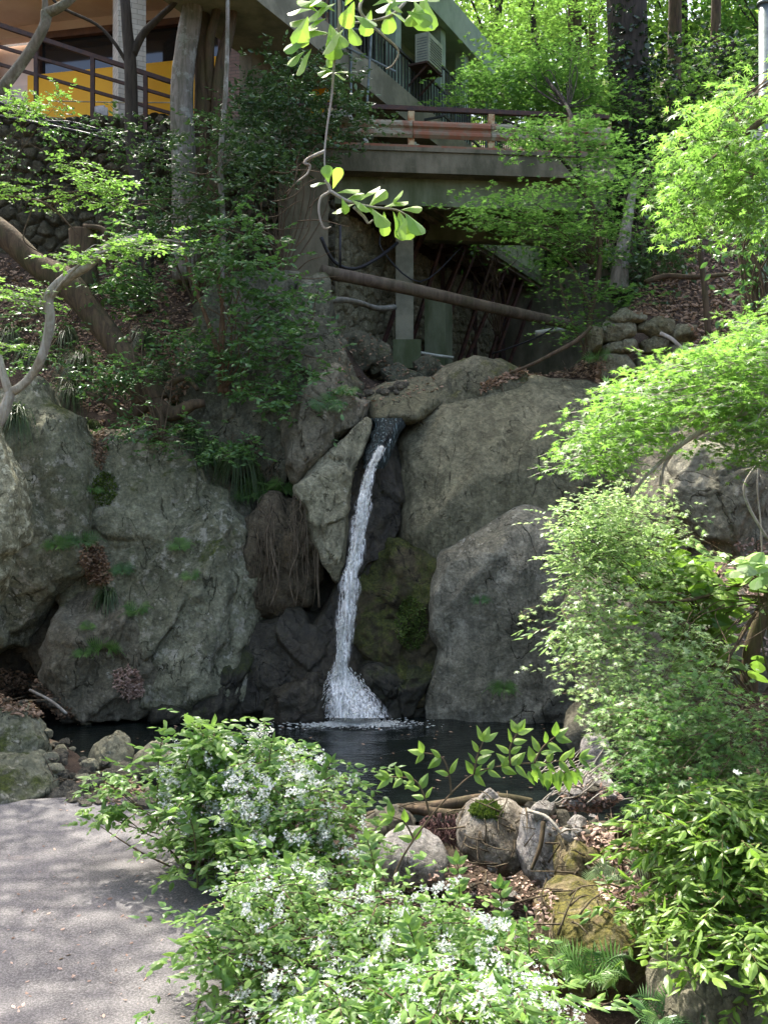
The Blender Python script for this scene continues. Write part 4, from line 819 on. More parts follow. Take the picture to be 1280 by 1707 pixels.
wf = empty('waterfall', P(590, 1196, 15.), kind='structure', label='narrow white waterfall dropping down the dark chute into the pool')
R = np.random.default_rng(3)
for ly in range(5):
    V = []; T = []; m = 25
    for q, (x, y, w, d) in enumerate(fi):
        for j in range(m):
            a = j/(m-1)*2-1; nzv = float(vnoise(np.array([a*4+ly*9, y*.03, ly*3.]), 4))
            wv = 1+.55*float(vnoise(np.array([a*2.2, y*.045, ly*7.]), 9)); V.append(P(x+a*w*wv*(.45+.10*ly)+3*float(vnoise(np.array([y*.02, ly*5., 2.]))), y, d-.10*(1-a*a)-.035*ly+nzv*.05)); T.append(max(0, 1-abs(a)**3)*(.05+.95*min(1, max(0, (y-742)/30))))
    i = (np.arange(len(fi)-1)[:, None]*m+np.arange(m-1)[None]).ravel()
    mesh('water_sheet', np.array(V), [np.stack([i, i+1, i+m+1, i+m], -1)], M['sheet'], wf, tone=T)
for ly in range(3):                                     # flared skirt of the splash
    V = []; T = []; na_, nt_ = 40, 26
    for q in range(nt_):
        t = q/(nt_-1)
        for j in range(na_):
            an = (j/(na_-1)*2-1)*(.8+.1*ly); jag = .10*float(vnoise(np.array([an*6, ly*4., 1.]), 6))
            dd = 15.1-.40*t*(1-abs(an)*.6)-.03*ly; V.append(P(569+an*(8+46*t**.7)+20*t, 1112+(88+9*jag*5)*t*(1-.06*ly), dd)); T.append((1-abs(j/(na_-1)*2-1)**3)*(.85-.35*t)*(.6+.5*float(vnoise(np.array([an*5, t*3., ly*7.]), 2))))
    i = (np.arange(nt_-1)[:, None]*na_+np.arange(na_-1)[None]).ravel()
    mesh('splash_sheet', np.array(V), [np.stack([i, i+1, i+na_+1, i+na_], -1)], M['sheet'], wf, tone=T)
# droplets and clots of white water: small octahedra stretched along the flow
def drops(parent, name, pos, dr, size, stretch):
    nd = len(pos); dr = unit(dr); a = unit(np.cross(dr, R.normal(0, 1, dr.shape))); b = np.cross(dr, a)
    s = size[:, None]; st = s*stretch[:, None]
    V = np.stack([pos+dr*st, pos+a*s, pos+b*s*.7, pos-a*s, pos-b*s*.7, pos-dr*st*1.3], 1).reshape(-1, 3)
    T = np.array([[0, 1, 2], [0, 2, 3], [0, 3, 4], [0, 4, 1], [5, 2, 1], [5, 3, 2], [5, 4, 3], [5, 1, 4]])
    f = (T[None]+(np.arange(nd)*6)[:, None, None]).reshape(-1, 3)
    mesh(name, V, [f], M['drop'], parent, smooth=True, kind='stuff')
nd = 7500; t = R.uniform(.12, .82, nd)*149; x, y, w, d = [np.interp(t, np.arange(150), fi[:, k]) for k in range(4)]
g = R.normal(0, .42, nd); g = np.where(abs(g) > 1.2, g*.6, g)
ph = fbm(np.stack([g*2.5, y*.045, 0*g], -1), 3, 8); keep = (ph > -.05)
g, x, y, w, d, ph = g[keep], x[keep], y[keep], w[keep], d[keep], ph[keep]
pos = np.stack([(x+g*w*.72-CX)/F*d, d-.16-R.uniform(0, .12, len(x)), CZ-(y-CY)/F*d], -1)
drops(wf, 'white_water', pos, np.stack([-.12+R.normal(0, .12, len(x)), R.normal(0, .2, len(x))-.1, -1+0*x], -1), R.uniform(.0025, .008, len(x)), R.uniform(2, 6.5, len(x)))
nd = 4800; t = R.uniform(0, 1, nd)**.8; an = np.clip(R.normal(0, .42, nd), -1, 1); base = P(568, 1112, 15.1); foot = 3.1-(1198-853)/F*14.9
px = 568+an*(9+48*t**.6)+22*t; py = 1112+(1200-1112)*t*(1-.12*an*an*0)+R.normal(0, 3, nd); dd = 15.1-.35*t*(1-abs(an)*.6)+R.normal(0, .05, nd)
pos = np.stack([(px-CX)/F*dd, dd, np.maximum(CZ-(py-CY)/F*dd, .0)], -1)
drops(wf, 'splash', pos, np.stack([an*.9, -.4+0*an, -1+0*an], -1), R.uniform(.0025, .008, nd), R.uniform(1.5, 5, nd))
nd = 3200; a = R.uniform(0, 6.283, nd); rr = abs(R.normal(0, .3, nd)); pos = np.stack([-.48+np.cos(a)*rr*1.5, 14.85+np.sin(a)*rr*.55, .012+R.exponential(.008, nd)], -1)
drops(wf, 'foam', pos, np.stack([np.cos(a), np.sin(a)*.3, 0*a+.05], -1), R.uniform(.003, .010, nd), R.uniform(1.5, 4, nd))
# clinging film of dark water over the lip and a thin side strand
fm = N('water_film'); fm.done(fm.mix(fm.ramp(fm.noise(16, 5, .7, co=fm.mapc((2, 2, .35))), .52, .68), (.018, .03, .028), (.30, .40, .38)), .22, fm.bump(fm.noise(14, 5, .7, co=fm.mapc((2, 2, .4))), 1.0, .08), spec=.35)
V = []
for q in range(30):
    y = 697+q*2.9; w = 30-12*(q/29); xc = 650-max(0, y-706)*.40
    for j in range(14): a = j/13*2-1; V.append(P(xc+a*w*(1+.15*float(vnoise(np.array([a, y*.08, 0.]), 3))), y, 16.42-(y-706)*.0062-.10*(1-a*a)+.20*a**6+.03*float(vnoise(np.array([a*3, y*.07, 2.]), 3))))
i = (np.arange(29)[:, None]*14+np.arange(13)[None]).ravel(); mesh('water_film', np.array(V), [np.stack([i, i+1, i+15, i+14], -1)], fm.m, wf)
# upper thin stream on the chute
nd = 1500; x = 650+R.normal(0, 9, nd); y = R.uniform(706, 775, nd); x -= (y-706)*.42; d = 16.42-(y-706)*.006; pos = np.stack([(x-CX)/F*d, d-.12, CZ-(y-CY)/F*d], -1)
k = fbm(np.stack([x*.12, y*.05, 0*x], -1), 3, 1) > .9
drops(wf, 'trickle', pos[k], np.stack([-.4+0*x[k], -.5+0*x[k], -1+0*x[k]], -1), R.uniform(.003, .008, k.sum()), R.uniform(1.5, 4, k.sum()))

# ------------------------------------------------------------------ loose stones
def blob(c, s, R, mb, name=None, mat=None, **k):
    u_, v_ = 12, 8; V = []
    rr = unit(R.normal(0, 1, (9, 3))); dd = R.uniform(.5, .8, 9)
    th = np.linspace(0, math.pi, v_)[:, None]; ph = (np.arange(u_)*2*math.pi/u_)[None]
    q = np.stack([np.sin(th)*np.cos(ph), np.sin(th)*np.sin(ph), np.cos(th)+0*ph], -1).reshape(-1, 3)
    for a, d in zip(rr, dd): q = q-a*np.maximum(q@a-d, 0)[:, None]
    q = q*(1+.12*vnoise(q*1.7+R.uniform(0, 50), 2))[:, None]
    al = R.uniform(0, 6.28); ca, sa = math.cos(al), math.sin(al); q = q*np.array(s); q = np.stack([q[:, 0]*ca-q[:, 1]*sa, q[:, 0]*sa+q[:, 1]*ca, q[:, 2]], -1)
    f = [(a*u_+b, (a+1)*u_+b, (a+1)*u_+(b+1) % u_, a*u_+(b+1) % u_) for a in range(v_-1) for b in range(u_)]
    return q+np.array(c), f
def place(q):
    x, y = q
    return LM[int(np.argmin([(x-a)**2+(y-b_)**2 for a, b_, _ in LM]))][2]
LM = [(60, 1240, 'beside the upper mossy shore boulder'), (90, 1300, 'beside the lower mossy shore boulder'), (130, 1215, 'at the waterline of the left shore'), (190, 1250, 'round the angular shore rock'), (250, 1280, 'beside the smaller grey shore rock'), (190, 1320, 'under the tip of the flowering shrub'), (110, 1340, 'at the head of the path'), (820, 1330, 'behind the brown boulder'), (900, 1340, 'near the bleached stick'), (960, 1310, 'under the dry twig bundle'), (1010, 1340, 'on the pink leaf patch'), (30, 1150, 'below the tall slab'), (100, 1180, 'near the forked stick'), (820, 1470, 'below the brown boulder'), (860, 1560, 'left of the golden boulder'), (930, 1470, 'below the white angular rock'), (980, 1420, 'near the moss-patched rock'), (600, 655, 'left in the upper channel'), (670, 650, 'right in the upper channel')]
def stone_set(polys, n, s0, s1, label, group, mats, seed, name='stone', flat=.6):
    R = np.random.default_rng(seed)
    for q in inpoly(polys, n, R):
        h = hit(*q)
        if h is None: continue
        s = R.uniform(s0, s1)*(1 if R.random() < .8 else 1.5); V, f = blob(h[0]+np.array([0, 0, s*.15]), (s, s*R.uniform(.6, .9), s*flat), R, None)
        mt = mats[R.integers(len(mats))]; lb = label % (('large' if s > (s0+s1)/2 else 'small')+(' pale' if 'pale' in mt or 'light' in mt else ' dark'), place(q)) if '%s' in label else label
        mesh(name, V, [f], M[mt], label=lb, smooth=False, cat='stone', group=group)
stone_set([(80, 1200), (130, 1190), (160, 1215), (150, 1260), (240, 1300), (260, 1340), (230, 1360), (100, 1345), (90, 1290), (75, 1250)], 75, .05, .13, '%s stone %s', 'loose stones at the left pool edge', ['rock_stream', 'rock_light', 'rock_stream'], 11)
stone_set([(780, 1325), (900, 1310), (1000, 1300), (1040, 1350), (960, 1400), (880, 1350)], 45, .04, .11, '%s stone %s', 'loose stones at the right end of the pool', ['rock_stream', 'rock_pale'], 12)
stone_set([(0, 1130), (60, 1140), (130, 1200), (90, 1215), (60, 1180), (0, 1170)], 22, .06, .16, '%s half-buried stone %s, left bank', 'stones in the left leaf bank', ['rock_stream'], 13, flat=.35)
stone_set([(590, 650), (640, 640), (700, 640), (650, 660), (600, 668)], 12, .05, .14, '%s stone %s above the waterfall sill', 'stones in the upper channel', ['rock_stream'], 14)
stone_set([(840, 1440), (900, 1480), (890, 1600), (780, 1600), (780, 1460)], 26, .03, .08, '%s loose stone %s', 'loose stones between the foreground rocks', ['rock_pale', 'rock_stream'], 15)

# pale slab, out of view, added to bounce light onto the porch
b = MB(); b.box((-6.2, 23.2, 11.02), (12, 3.4, .12), u2); b.build('terrace', plain('pale_bounce_slab', (.5, .47, .42), (.38, .36, .32)), label='unseen pale terrace slab added to bounce light onto the porch', kind='structure')
# ------------------------------------------------------------------ leaf litter
def litter(poly, n, label, mat='dry', size=.06, seed=0, heap=.0, name='leaf_litter', minz=-1):
    R = np.random.default_rng(seed); pos = []; no = []
    for q in inpoly(poly, n, R):
        h = hit(*q)
        if h is None or h[1][2] < minz: continue
        pos.append(h[0]+h[1]*(.008+R.uniform(0, heap))); no.append(h[1])
    if not pos: return
    pos = np.array(pos); no = np.array(no); fo = Fol()
    fo.add(pos, R.normal(0, 1, pos.shape)*np.array([1, 1, .4]), no+R.normal(0, .45, pos.shape), size*R.uniform(.5, 1.25, len(pos)), 'oval', R.uniform(0, 1, len(pos)))
    fo.build(name, M[mat], label=label, kind='stuff')
litter([(880, 605), (960, 580), (1010, 600), (1000, 632), (930, 628), (870, 625), (800, 655), (800, 640)], 1600, 'brown leaf litter on top of the huge boulder', seed=1, size=.08)
litter([(140, 900), (165, 905), (190, 960), (180, 975), (150, 972), (132, 940)], 900, 'pile of brown leaves caught in the rock crevice', seed=2, heap=.05, size=.07)
litter([(155, 705), (175, 700), (180, 760), (162, 785), (152, 760)], 350, 'brown leaves wedged above the left slab', seed=3, heap=.03, size=.07)
litter([(190, 1120), (215, 1112), (236, 1125), (240, 1160), (215, 1168), (195, 1150)], 600, 'pale brown leaf pile on the boulder foot at the pool', seed=4, heap=.04, mat='dry_pink', size=.06)
litter([(-10, 1110), (60, 1125), (110, 1180), (130, 1195), (80, 1200), (0, 1185)], 1500, 'brown leaf litter on the far left bank', seed=5, size=.07)
litter([(0, 420), (300, 420), (330, 560), (300, 700), (150, 690), (60, 620), (0, 600)], 6500, 'brown leaf litter over the upper left slope', seed=6, size=.09)
litter([(1060, 420), (1280, 400), (1280, 620), (1170, 640), (1150, 540), (1050, 520)], 5000, 'dark leaf litter over the right hand slope', seed=7, size=.10)
litter([(960, 1310), (1060, 1320), (1060, 1400), (1000, 1420), (900, 1360)], 1300, 'pinkish dry leaves on the right end of the stone dam', mat='dry_pink', seed=8, size=.06)
litter([(980, 1440), (1060, 1400), (1060, 1520), (1000, 1500)], 500, 'pinkish dry leaves behind the golden boulder', mat='dry_pink', seed=9, size=.05)
litter([(780, 1420), (930, 1480), (900, 1640), (700, 1680), (640, 1500)], 1500, 'dry leaves between the foreground rocks', mat='dry_pink', seed=10, size=.05)
litter([(1180, 900), (1290, 900), (1290, 1100), (1200, 1060)], 900, 'pinkish dry leaves on the sunny right bank', mat='dry_pink', seed=12, size=.07)
litter([(0, 1330), (260, 1345), (400, 1500), (420, 1700), (0, 1700)], 150, 'few fallen leaves scattered on the concrete path', mat='dry_pink', seed=13, size=.035)
litter([(100, 1290), (250, 1300), (260, 1345), (150, 1340)], 500, 'dark leaves between the left shore stones', seed=14, size=.05)
R = np.random.default_rng(99); n_ = 5200; x = np.concatenate([R.uniform(3.2, 10, n_), R.uniform(-9, -5, 1500)]); y = np.concatenate([R.uniform(4, 17, n_), R.uniform(10.5, 16, 1500)]); z = hgt(x, y); ex = hgt(x+.05, y)-z; ey = hgt(x, y+.05)-z
fo = Fol(); nr = unit(np.stack([-ex/.05, -ey/.05, 1+0*x], -1)); fo.add(np.stack([x, y, z+.03], -1), R.normal(0, 1, nr.shape)*np.array([1, 1, .4]), nr+R.normal(0, .4, nr.shape), .09*R.uniform(.5, 1.2, len(x)), 'oval', R.uniform(0, 1, len(x)))
fo.build('leaf_litter', M['dry'], label='brown leaf litter over the banks on both sides of the pool', kind='stuff')
litter([(560, 560), (740, 560), (740, 650), (600, 680), (560, 640)], 500, 'brown leaves among the rocks under the bridge', seed=15, size=.07)

b = MB(); R = np.random.default_rng(71)
for poly, n_, L_ in [([(600, 1340), (760, 1330), (960, 1300), (1060, 1340), (1040, 1500), (880, 1640), (780, 1560), (740, 1440)], 150, .28), ([(0, 1120), (100, 1150), (130, 1200), (0, 1190)], 40, .25), ([(1000, 440), (1280, 400), (1280, 600), (1170, 620)], 60, .5), ([(0, 430), (300, 430), (330, 640), (60, 620)], 70, .4), ([(80, 1290), (260, 1300), (250, 1345), (120, 1345)], 30, .18), ([(870, 600), (1000, 600), (1000, 630), (820, 650)], 30, .3)]:
    for q in inpoly(poly, n_, R):
        h = hit(*q)
        if h is None: continue
        a = R.uniform(0, 6.28); d_ = unit(np.array([math.cos(a), math.sin(a), 0])-h[1]*(h[1]@np.array([math.cos(a), math.sin(a), 0]))); l_ = L_*R.uniform(.4, 1.3); s_ = h[0]+h[1]*.02
        b.tube([s_, s_+d_*l_*.5+h[1]*.02+R.normal(0, .015, 3), s_+d_*l_+h[1]*.015], [.007*L_/.28+.002, .006, .003], 4, 0, 2)
b.build('twig_litter', M['root'], smooth=True, label='thin dead twigs lying over the banks and between the foreground rocks', kind='stuff')
# ------------------------------------------------------------------ trees
def px_tube(mb, pts, rough=.06, sub=6, sides=12, seed=0):
    """pts: (px, py, depth, radius)"""
    mb.tube([P(a, b_, c) for a, b_, c, _ in pts], [q[3] for q in pts], sides, rough, sub, seed)
def tree(name, label, limbs, bark, crown=None, cmat=None, seed=0, group='trees of the gorge', cat='tree', extra=None):
    R = np.random.default_rng(seed+900); b0 = limbs[0][0]; root = empty(name, P(*b0[:3]), label=label, cat=cat, group=group)
    mb = MB()
    for k, L in enumerate(limbs): px_tube(mb, L, seed=seed+k, sides=16 if L[0][3] > .1 else 8)
    if crown:
        fo = Fol()
        for c in crown:
            c = dict(c); C = c.pop('C', None)
            if C is None: C = cloud(R, c.pop('poly'), c.pop('d0'), c.pop('d1'), c.pop('n'), c.pop('ds', 0))
            sr = c.pop('src', None); ns = c.pop('ns', 8); rr = c.pop('r', .05)
            sprigs(fo, mb, C, R, **c)
            if sr is not None: stems(mb, P(*sr), C, R, ns, rr)
        if extra: extra(mb, fo, R)
        fo.build('foliage', cmat, root)
    mb.build('trunk', bark, root, smooth=True); return root
def ball(R, c, rad, n):
    v = unit(R.normal(0, 1, (n, 3)))*R.uniform(.2, 1, (n, 1))**.5; return np.array(c)+v*np.array(rad)
RB = np.random.default_rng(77)
# shade-giving canopy of the real trees at the upper left: crowns above the picture
def canopy(c, rad, n, per=5, size=.2):
    return dict(C=ball(RB, c, rad, n), per=per, sig=(.35, .35, .2), k=3, ln=.6, size=size, shape='dia', flat=.5)
tree('tree', 'tall pale smooth-barked tree trunk right of the orange panel, lit white on its left edge',
     [[(312, 470, 19.6, .30), (308, 300, 19.5, .24), (304, 140, 19.5, .22), (322, 0, 19.5, .20), (330, -180, 19.6, .18), (335, -500, 20, .12)], [(330, -180, 19.6, .12), (420, -420, 20, .08), (520, -620, 21, .05)]],
     M['bark_pale'], [dict(canopy((-3.2, 23.2, 19.3), (3.6, 4.5, 2.2), 310), src=(335, -400, 20), ns=14, r=.08)], M['crown'], 1)
tree('tree', 'twin-stemmed grey tree directly right of the palest trunk at the upper left',
     [[(340, 480, 19.9, .28), (335, 300, 19.8, .2), (342, 150, 19.8, .2), (335, 0, 19.8, .17), (330, -300, 20, .13)], [(345, 380, 19.7, .18), (362, 250, 19.6, .15), (368, 120, 19.6, .13), (390, 0, 19.7, .10), (410, -300, 20, .08)],
      [(352, 170, 19.7, .1), (350, 70, 19.6, .09), (365, -10, 19.6, .08), (372, -200, 19.7, .06)]],
     M['bark_brown'], [dict(canopy((.6, 24.0, 18.2), (3.6, 4.5, 1.8), 300), src=(400, -300, 20), ns=14, r=.08)], M['crown'], 2)
tree('tree', 'slim dark forked tree standing before the brick column',
     [[(240, 520, 19.4, .16), (243, 380, 19.4, .15), (222, 250, 19.5, .13), (218, 110, 19.5, .12), (212, 40, 19.5, .1), (206, -60, 19.5, .09), (200, -300, 19.6, .07)], [(222, 90, 19.5, .09), (240, 55, 19.5, .075), (270, 25, 19.4, .06), (300, -10, 19.3, .05), (340, -120, 19.2, .03)],
      [(212, 105, 19.5, .04), (190, 70, 19.4, .035), (160, 40, 19.4, .03), (100, 10, 19.2, .03), (70, -30, 19.1, .02)]],
     M['bark_dark'], [dict(canopy((-6.6, 22.5, 19.5), (2.6, 3.5, 1.6), 90), src=(200, -300, 19.6), ns=10, r=.05)], M['crown'], 3)
tree('tree', 'crooked pale branching stem at the top left corner before the railing',
     [[(-30, 190, 16.5, .10), (10, 140, 16.5, .095), (48, 90, 16.4, .085), (74, 45, 16.3, .08), (78, 20, 16.3, .09)], [(78, 22, 16.3, .085), (100, 12, 16.2, .075), (125, -8, 16.2, .06), (160, -60, 16.2, .05)], [(76, 26, 16.3, .06), (75, -10, 16.3, .045), (70, -80, 16.4, .04)]],
     M['bark_pale'], None, None, 4)
tree('tree', 'slender grey stem rising left of the twin trunk, half hidden by leaves', [[(370, 660, 17.3, .06), (368, 520, 17.4, .055), (372, 380, 17.6, .05), (368, 270, 17.8, .05), (378, 120, 18, .04), (380, -60, 18.2, .03)]], M['bark_pale'], None, None, 5)
# tree just outside the left edge: its open crown dapples the path
tree('tree', 'tree standing just outside the left edge, its crown above the picture', [[(-420, 1190, 12.0, .3), (-410, 600, 12.1, .24), (-380, 0, 12.4, .2), (-330, -400, 12.8, .15)], [(-400, 300, 12.2, .12), (-250, -250, 12.6, .07), (-60, -520, 13.2, .04)]], M['bark_pale'],
     [dict(C=ball(RB, (-5.6, 13.4, 13.4), (4.2, 4.0, 1.5), 270), per=6, sig=(.17, .17, .1), k=3, ln=.5, size=.17, shape='dia', flat=.3, src=(-380, 0, 12.4), ns=24, r=.06)], M['crown'], 70)
# fallen, leaning trunk with root plate
tree('leaning_trunk', 'stout bare trunk leaning down the upper left slope to a torn root foot', [[(-90, 330, 17.2, .22), (0, 385, 16.9, .2), (60, 440, 16.8, .19), (110, 470, 16.7, .24), (160, 530, 16.6, .2), (205, 590, 16.5, .19), (238, 640, 16.4, .24), (250, 670, 16.4, .3)],
     [(250, 665, 16.3, .16), (285, 690, 16.2, .13), (320, 675, 16.1, .09), (342, 672, 16.1, .06)], [(245, 670, 16.3, .14), (215, 690, 16.2, .1), (180, 670, 16.1, .05), (145, 655, 16.2, .03)], [(262, 675, 16.2, .12), (270, 720, 16.1, .06), (250, 735, 16, .04)], [(285, 640, 16.5, .06), (310, 630, 16.4, .05), (330, 650, 16.3, .03)]],
     M['bark_brown'], None, None, 6)
tree('stump', 'short hollow stump crossed by the pale bent branch on the upper left slope', [[(140, 480, 17.2, .28), (140, 440, 17.2, .24), (138, 408, 17.2, .22), (138, 384, 17.2, .23)], [(170, 450, 17.1, .06), (180, 410, 17.05, .06), (172, 383, 17.05, .05), (140, 378, 17.05, .05)]], M['bark_brown'], None, None, 7, group=None, cat='stump')
LF = dict(shape='oval', size=.075, k=5, ln=.3, flat=.12, up=1, jit=.3, droop=.12, twig=.4)
tree('bent_branch', 'pale crooked branch hooking over the left slope with flat sprays of light green leaves',
     [[(0, 590, 13.2, .03), (8, 630, 13.1, .05), (20, 652, 13.1, .06), (50, 630, 13.1, .055), (72, 590, 13, .06), (84, 535, 13, .065), (82, 495, 13, .07), (108, 466, 12.9, .07), (150, 440, 12.9, .06), (176, 415, 12.8, .05), (230, 392, 12.6, .02)], [(84, 500, 13, .02), (105, 470, 12.8, .018), (150, 430, 12.6, .015), (240, 400, 12.4, .01), (310, 405, 12.3, .006)],
      [(20, 650, 13.1, .06), (0, 700, 13.1, .08), (-60, 800, 13.2, .1), (-140, 1000, 13.2, .12)]],
     M['bark_white'], [dict(LF, poly=[(80, 435), (130, 425), (200, 402), (280, 395), (322, 402), (300, 415), (220, 418), (120, 440), (80, 442)], d0=12.1, d1=13.0, n=34, per=3, sig=(.08, .2, .02), src=(176, 415, 12.8), ns=12, r=.006),
                       dict(LF, poly=[(-20, 480), (30, 474), (60, 488), (90, 497), (60, 506), (0, 500), (-20, 500)], d0=12.4, d1=13.2, n=16, per=3, sig=(.08, .2, .02), src=(83, 520, 13), ns=8, r=.006), dict(LF, poly=[(-20, 570), (20, 568), (44, 578), (0, 586)], d0=12.4, d1=13, n=8, per=3, sig=(.06, .2, .02))],
     M['maple_lit'], 8, cat='branch', group=None)
tree('hanging_spray', 'light green leafy spray in front of the cobble wall', [[(-30, 325, 15, .03), (40, 330, 15, .02), (85, 345, 14.9, .018), (130, 390, 14.8, .01)], [(60, 335, 15, .015), (120, 320, 14.9, .012), (200, 325, 14.8, .008)], [(60, 336, 14.95, .012), (50, 360, 14.9, .01), (40, 400, 14.8, .01), (75, 425, 14.8, .008)]],
     M['twig'], [dict(LF, poly=[(50, 345), (90, 322), (130, 308), (110, 290), (190, 295), (228, 332), (200, 340), (120, 335), (60, 350)], d0=14.4, d1=15.2, n=40, per=3, sig=(.1, .2, .04), src=(85, 345, 14.9), ns=12, r=.006), dict(LF, poly=[(-10, 305), (30, 300), (45, 320), (0, 330)], d0=14.6, d1=15.2, n=10, per=3, sig=(.08, .2, .03)),
                 dict(LF, poly=[(-20, 200), (10, 180), (60, 165), (110, 150), (118, 160), (60, 185), (0, 210)], d0=14.6, d1=15.4, n=26, per=3, sig=(.08, .2, .04), src=(-20, 325, 15), ns=8, r=.006), dict(LF, poly=[(90, 270), (120, 262), (150, 290), (110, 295)], d0=14.6, d1=15.2, n=8, per=3, sig=(.08, .2, .03))],
     M['maple_lit'], 9, cat='branch', group=None)
# evergreen shrubs, upper left and middle
EV = dict(shape='oval', size=.10, k=4, ln=.32, per=5, sig=(.2, .25, .12), up=.8, jit=.4, droop=.15, flat=.35)
plant('evergreen_shrub', 'dense dark evergreen shrub spilling over the left end of the bridge', 'shrub', P(470, 470, 19.2),
      [dict(EV, poly=[(400, 150), (440, 105), (500, 95), (560, 110), (600, 150), (622, 200), (600, 250), (560, 262), (500, 280), (440, 300), (390, 260), (385, 200)], d0=18.2, d1=20.2, n=230)], M['ever'], M['twig'], 1, nst=16, r=.016)
plant('evergreen_shrub', 'thin evergreen sapling with layered leaves in front of the pale and twin trunks', 'shrub', P(330, 520, 17.6),
      [dict(EV, poly=[(180, 200), (260, 215), (330, 190), (400, 190), (470, 240), (480, 300), (420, 330), (380, 420), (330, 440), (280, 400), (225, 380), (210, 320), (270, 290), (200, 240)], d0=16.8, d1=18.4, n=210, per=3)], M['ever'], M['twig'], 2, nst=14, r=.014)
plant('broadleaf_shrub', 'glossy broad-leaved shrub with twin brown stems in front of the cliff', 'shrub', P(368, 655, 16.6),
      [dict(EV, poly=[(330, 400), (380, 350), (440, 380), (500, 430), (505, 500), (520, 560), (500, 620), (460, 640), (480, 700), (440, 680), (400, 650), (380, 590), (430, 520), (350, 480), (300, 450)], d0=15.6, d1=16.6, n=190, size=.11, per=3, up=.6),
       dict(EV, poly=[(440, 640), (560, 630), (590, 660), (560, 695), (500, 690), (450, 680)], d0=15.8, d1=16.6, n=22, per=3)], M['ever_l'], bark_mat('red_brown_stem', (.16, .10, .055), (.09, .055, .03), 2), 3, nst=12, r=.014,
      extra=lambda tw, fo, R: (px_tube(tw, [(368, 655, 16.6, .05), (366, 600, 16.6, .045), (355, 560, 16.6, .04), (330, 490, 16.7, .03), (300, 400, 16.9, .02)]), px_tube(tw, [(378, 655, 16.6, .045), (370, 600, 16.6, .04), (372, 540, 16.6, .035), (365, 450, 16.7, .02)])))
plant('seedling_shrub', 'low leafy shrub rooted over the cliff edge below the leaning trunk', 'shrub', P(270, 735, 15.7),
      [dict(EV, poly=[(175, 710), (220, 690), (300, 700), (350, 740), (420, 735), (440, 760), (380, 765), (300, 750), (200, 725)], d0=15.2, d1=15.9, n=55, size=.09, per=3), dict(EV, poly=[(150, 620), (200, 600), (250, 620), (230, 650), (160, 650)], d0=15.6, d1=16.3, n=45, size=.08, per=4),
       dict(EV, poly=[(160, 470), (230, 450), (250, 500), (200, 520)], d0=16.6, d1=17.3, n=40, size=.1, per=4), dict(EV, poly=[(225, 560), (330, 550), (380, 580), (330, 640), (260, 610)], d0=16.0, d1=16.8, n=50, size=.09, per=3)], M['ever_l'], M['twig'], 4, nst=14, r=.012)

plant('slope_shrub', 'loose green shrub over the upper left slope beside the leaning trunk', 'shrub', P(70, 600, 16.8),
      [dict(EV, poly=[(-20, 520), (40, 470), (120, 520), (140, 590), (90, 640), (0, 620)], d0=15.9, d1=16.8, n=46, size=.085, per=3), dict(EV, poly=[(180, 350), (260, 330), (300, 420), (280, 520), (200, 470)], d0=17, d1=18.2, n=60, size=.1, per=3)], M['ever_l'], M['twig'], 5, nst=12, r=.01)
plant('wall_plant', 'trailing greenery over the top of the cobble wall below the railing', 'shrub', P(150, 300, 20.0),
      [dict(EV, poly=[(60, 185), (130, 195), (220, 235), (290, 245), (300, 280), (220, 290), (130, 250), (60, 220)], d0=19.7, d1=20.2, n=42, size=.08, per=3), dict(EV, poly=[(-20, 220), (40, 240), (60, 330), (0, 360)], d0=19.6, d1=20.1, n=14, size=.08, per=3)], M['ever_l'], M['twig'], 6, nst=16, r=.008)
# background forest, mid-distance maples
MP = dict(shape='maple5', k=3, flat=.12, up=1, droop=.1, jit=.28, side=.9)
def bgtree(lab, px, ytop, ybot, d, wpx, n, seed, mat='far', size=.26, r=.2, per=6, x2=0, base=None):
    R = np.random.default_rng(seed); b = np.array([(px-CX)/F*d, d, 0.]); b[2] = float(hgt(b[0], b[1]))
    c = P(px, (ytop+ybot)/2, d); rz = (ybot-ytop)/2/F*d; rx = wpx/2/F*d
    py0 = CY+(CZ-b[2])*F/d
    C = ball(R, c, (rx, rx*.9, rz), n)
    cr = dict(C=C, per=per, sig=(.5, .5, .25), k=3, ln=.8, size=size, shape='dia', flat=.3, src=(px+x2, (py0+(ytop+ybot)/2)/2, d), ns=16, r=r*.35)
    tree('tree', lab, [[(px, py0+20, d, r*1.2), (px+x2*.4, py0*.6+.4*ybot, d, r), (px+x2, (ytop+ybot)/2, d, r*.6), (px+x2, ytop, d, r*.15)]], M['bark_dark'], [cr], M[mat], seed, group='forest trees behind the bridge')
bgtree('bright tree crown behind the end of the green-framed facade', 830, -240, 260, 34, 300, 300, 21)
bgtree('bright tree crown in the centre of the forest, left of the ivy-clad trunk', 960, -260, 330, 38, 330, 380, 22)
bgtree('light green tree crown right of the ivy-clad trunk', 1140, -260, 300, 36, 300, 360, 23)
bgtree('tree crown filling the top right corner behind the lamp pole', 1300, -260, 330, 34, 280, 340, 24, mat='maple_mid')
bgtree('large hazy tree crown far behind the right forest', 1050, -420, 380, 55, 500, 500, 25, size=.4)
bgtree('far tree crown behind the facade end', 700, -420, 330, 56, 520, 420, 26, size=.4)
bgtree('far tree crown beyond the top right', 1420, -400, 420, 52, 460, 420, 27, size=.4)
bgtree('dark green tree low behind the right slope', 1190, 170, 470, 29, 220, 330, 28, mat='maple_mid', size=.2)
bgtree('dark green tree low behind the bridge end', 930, 200, 500, 31, 260, 340, 29, mat='maple_mid', size=.2)
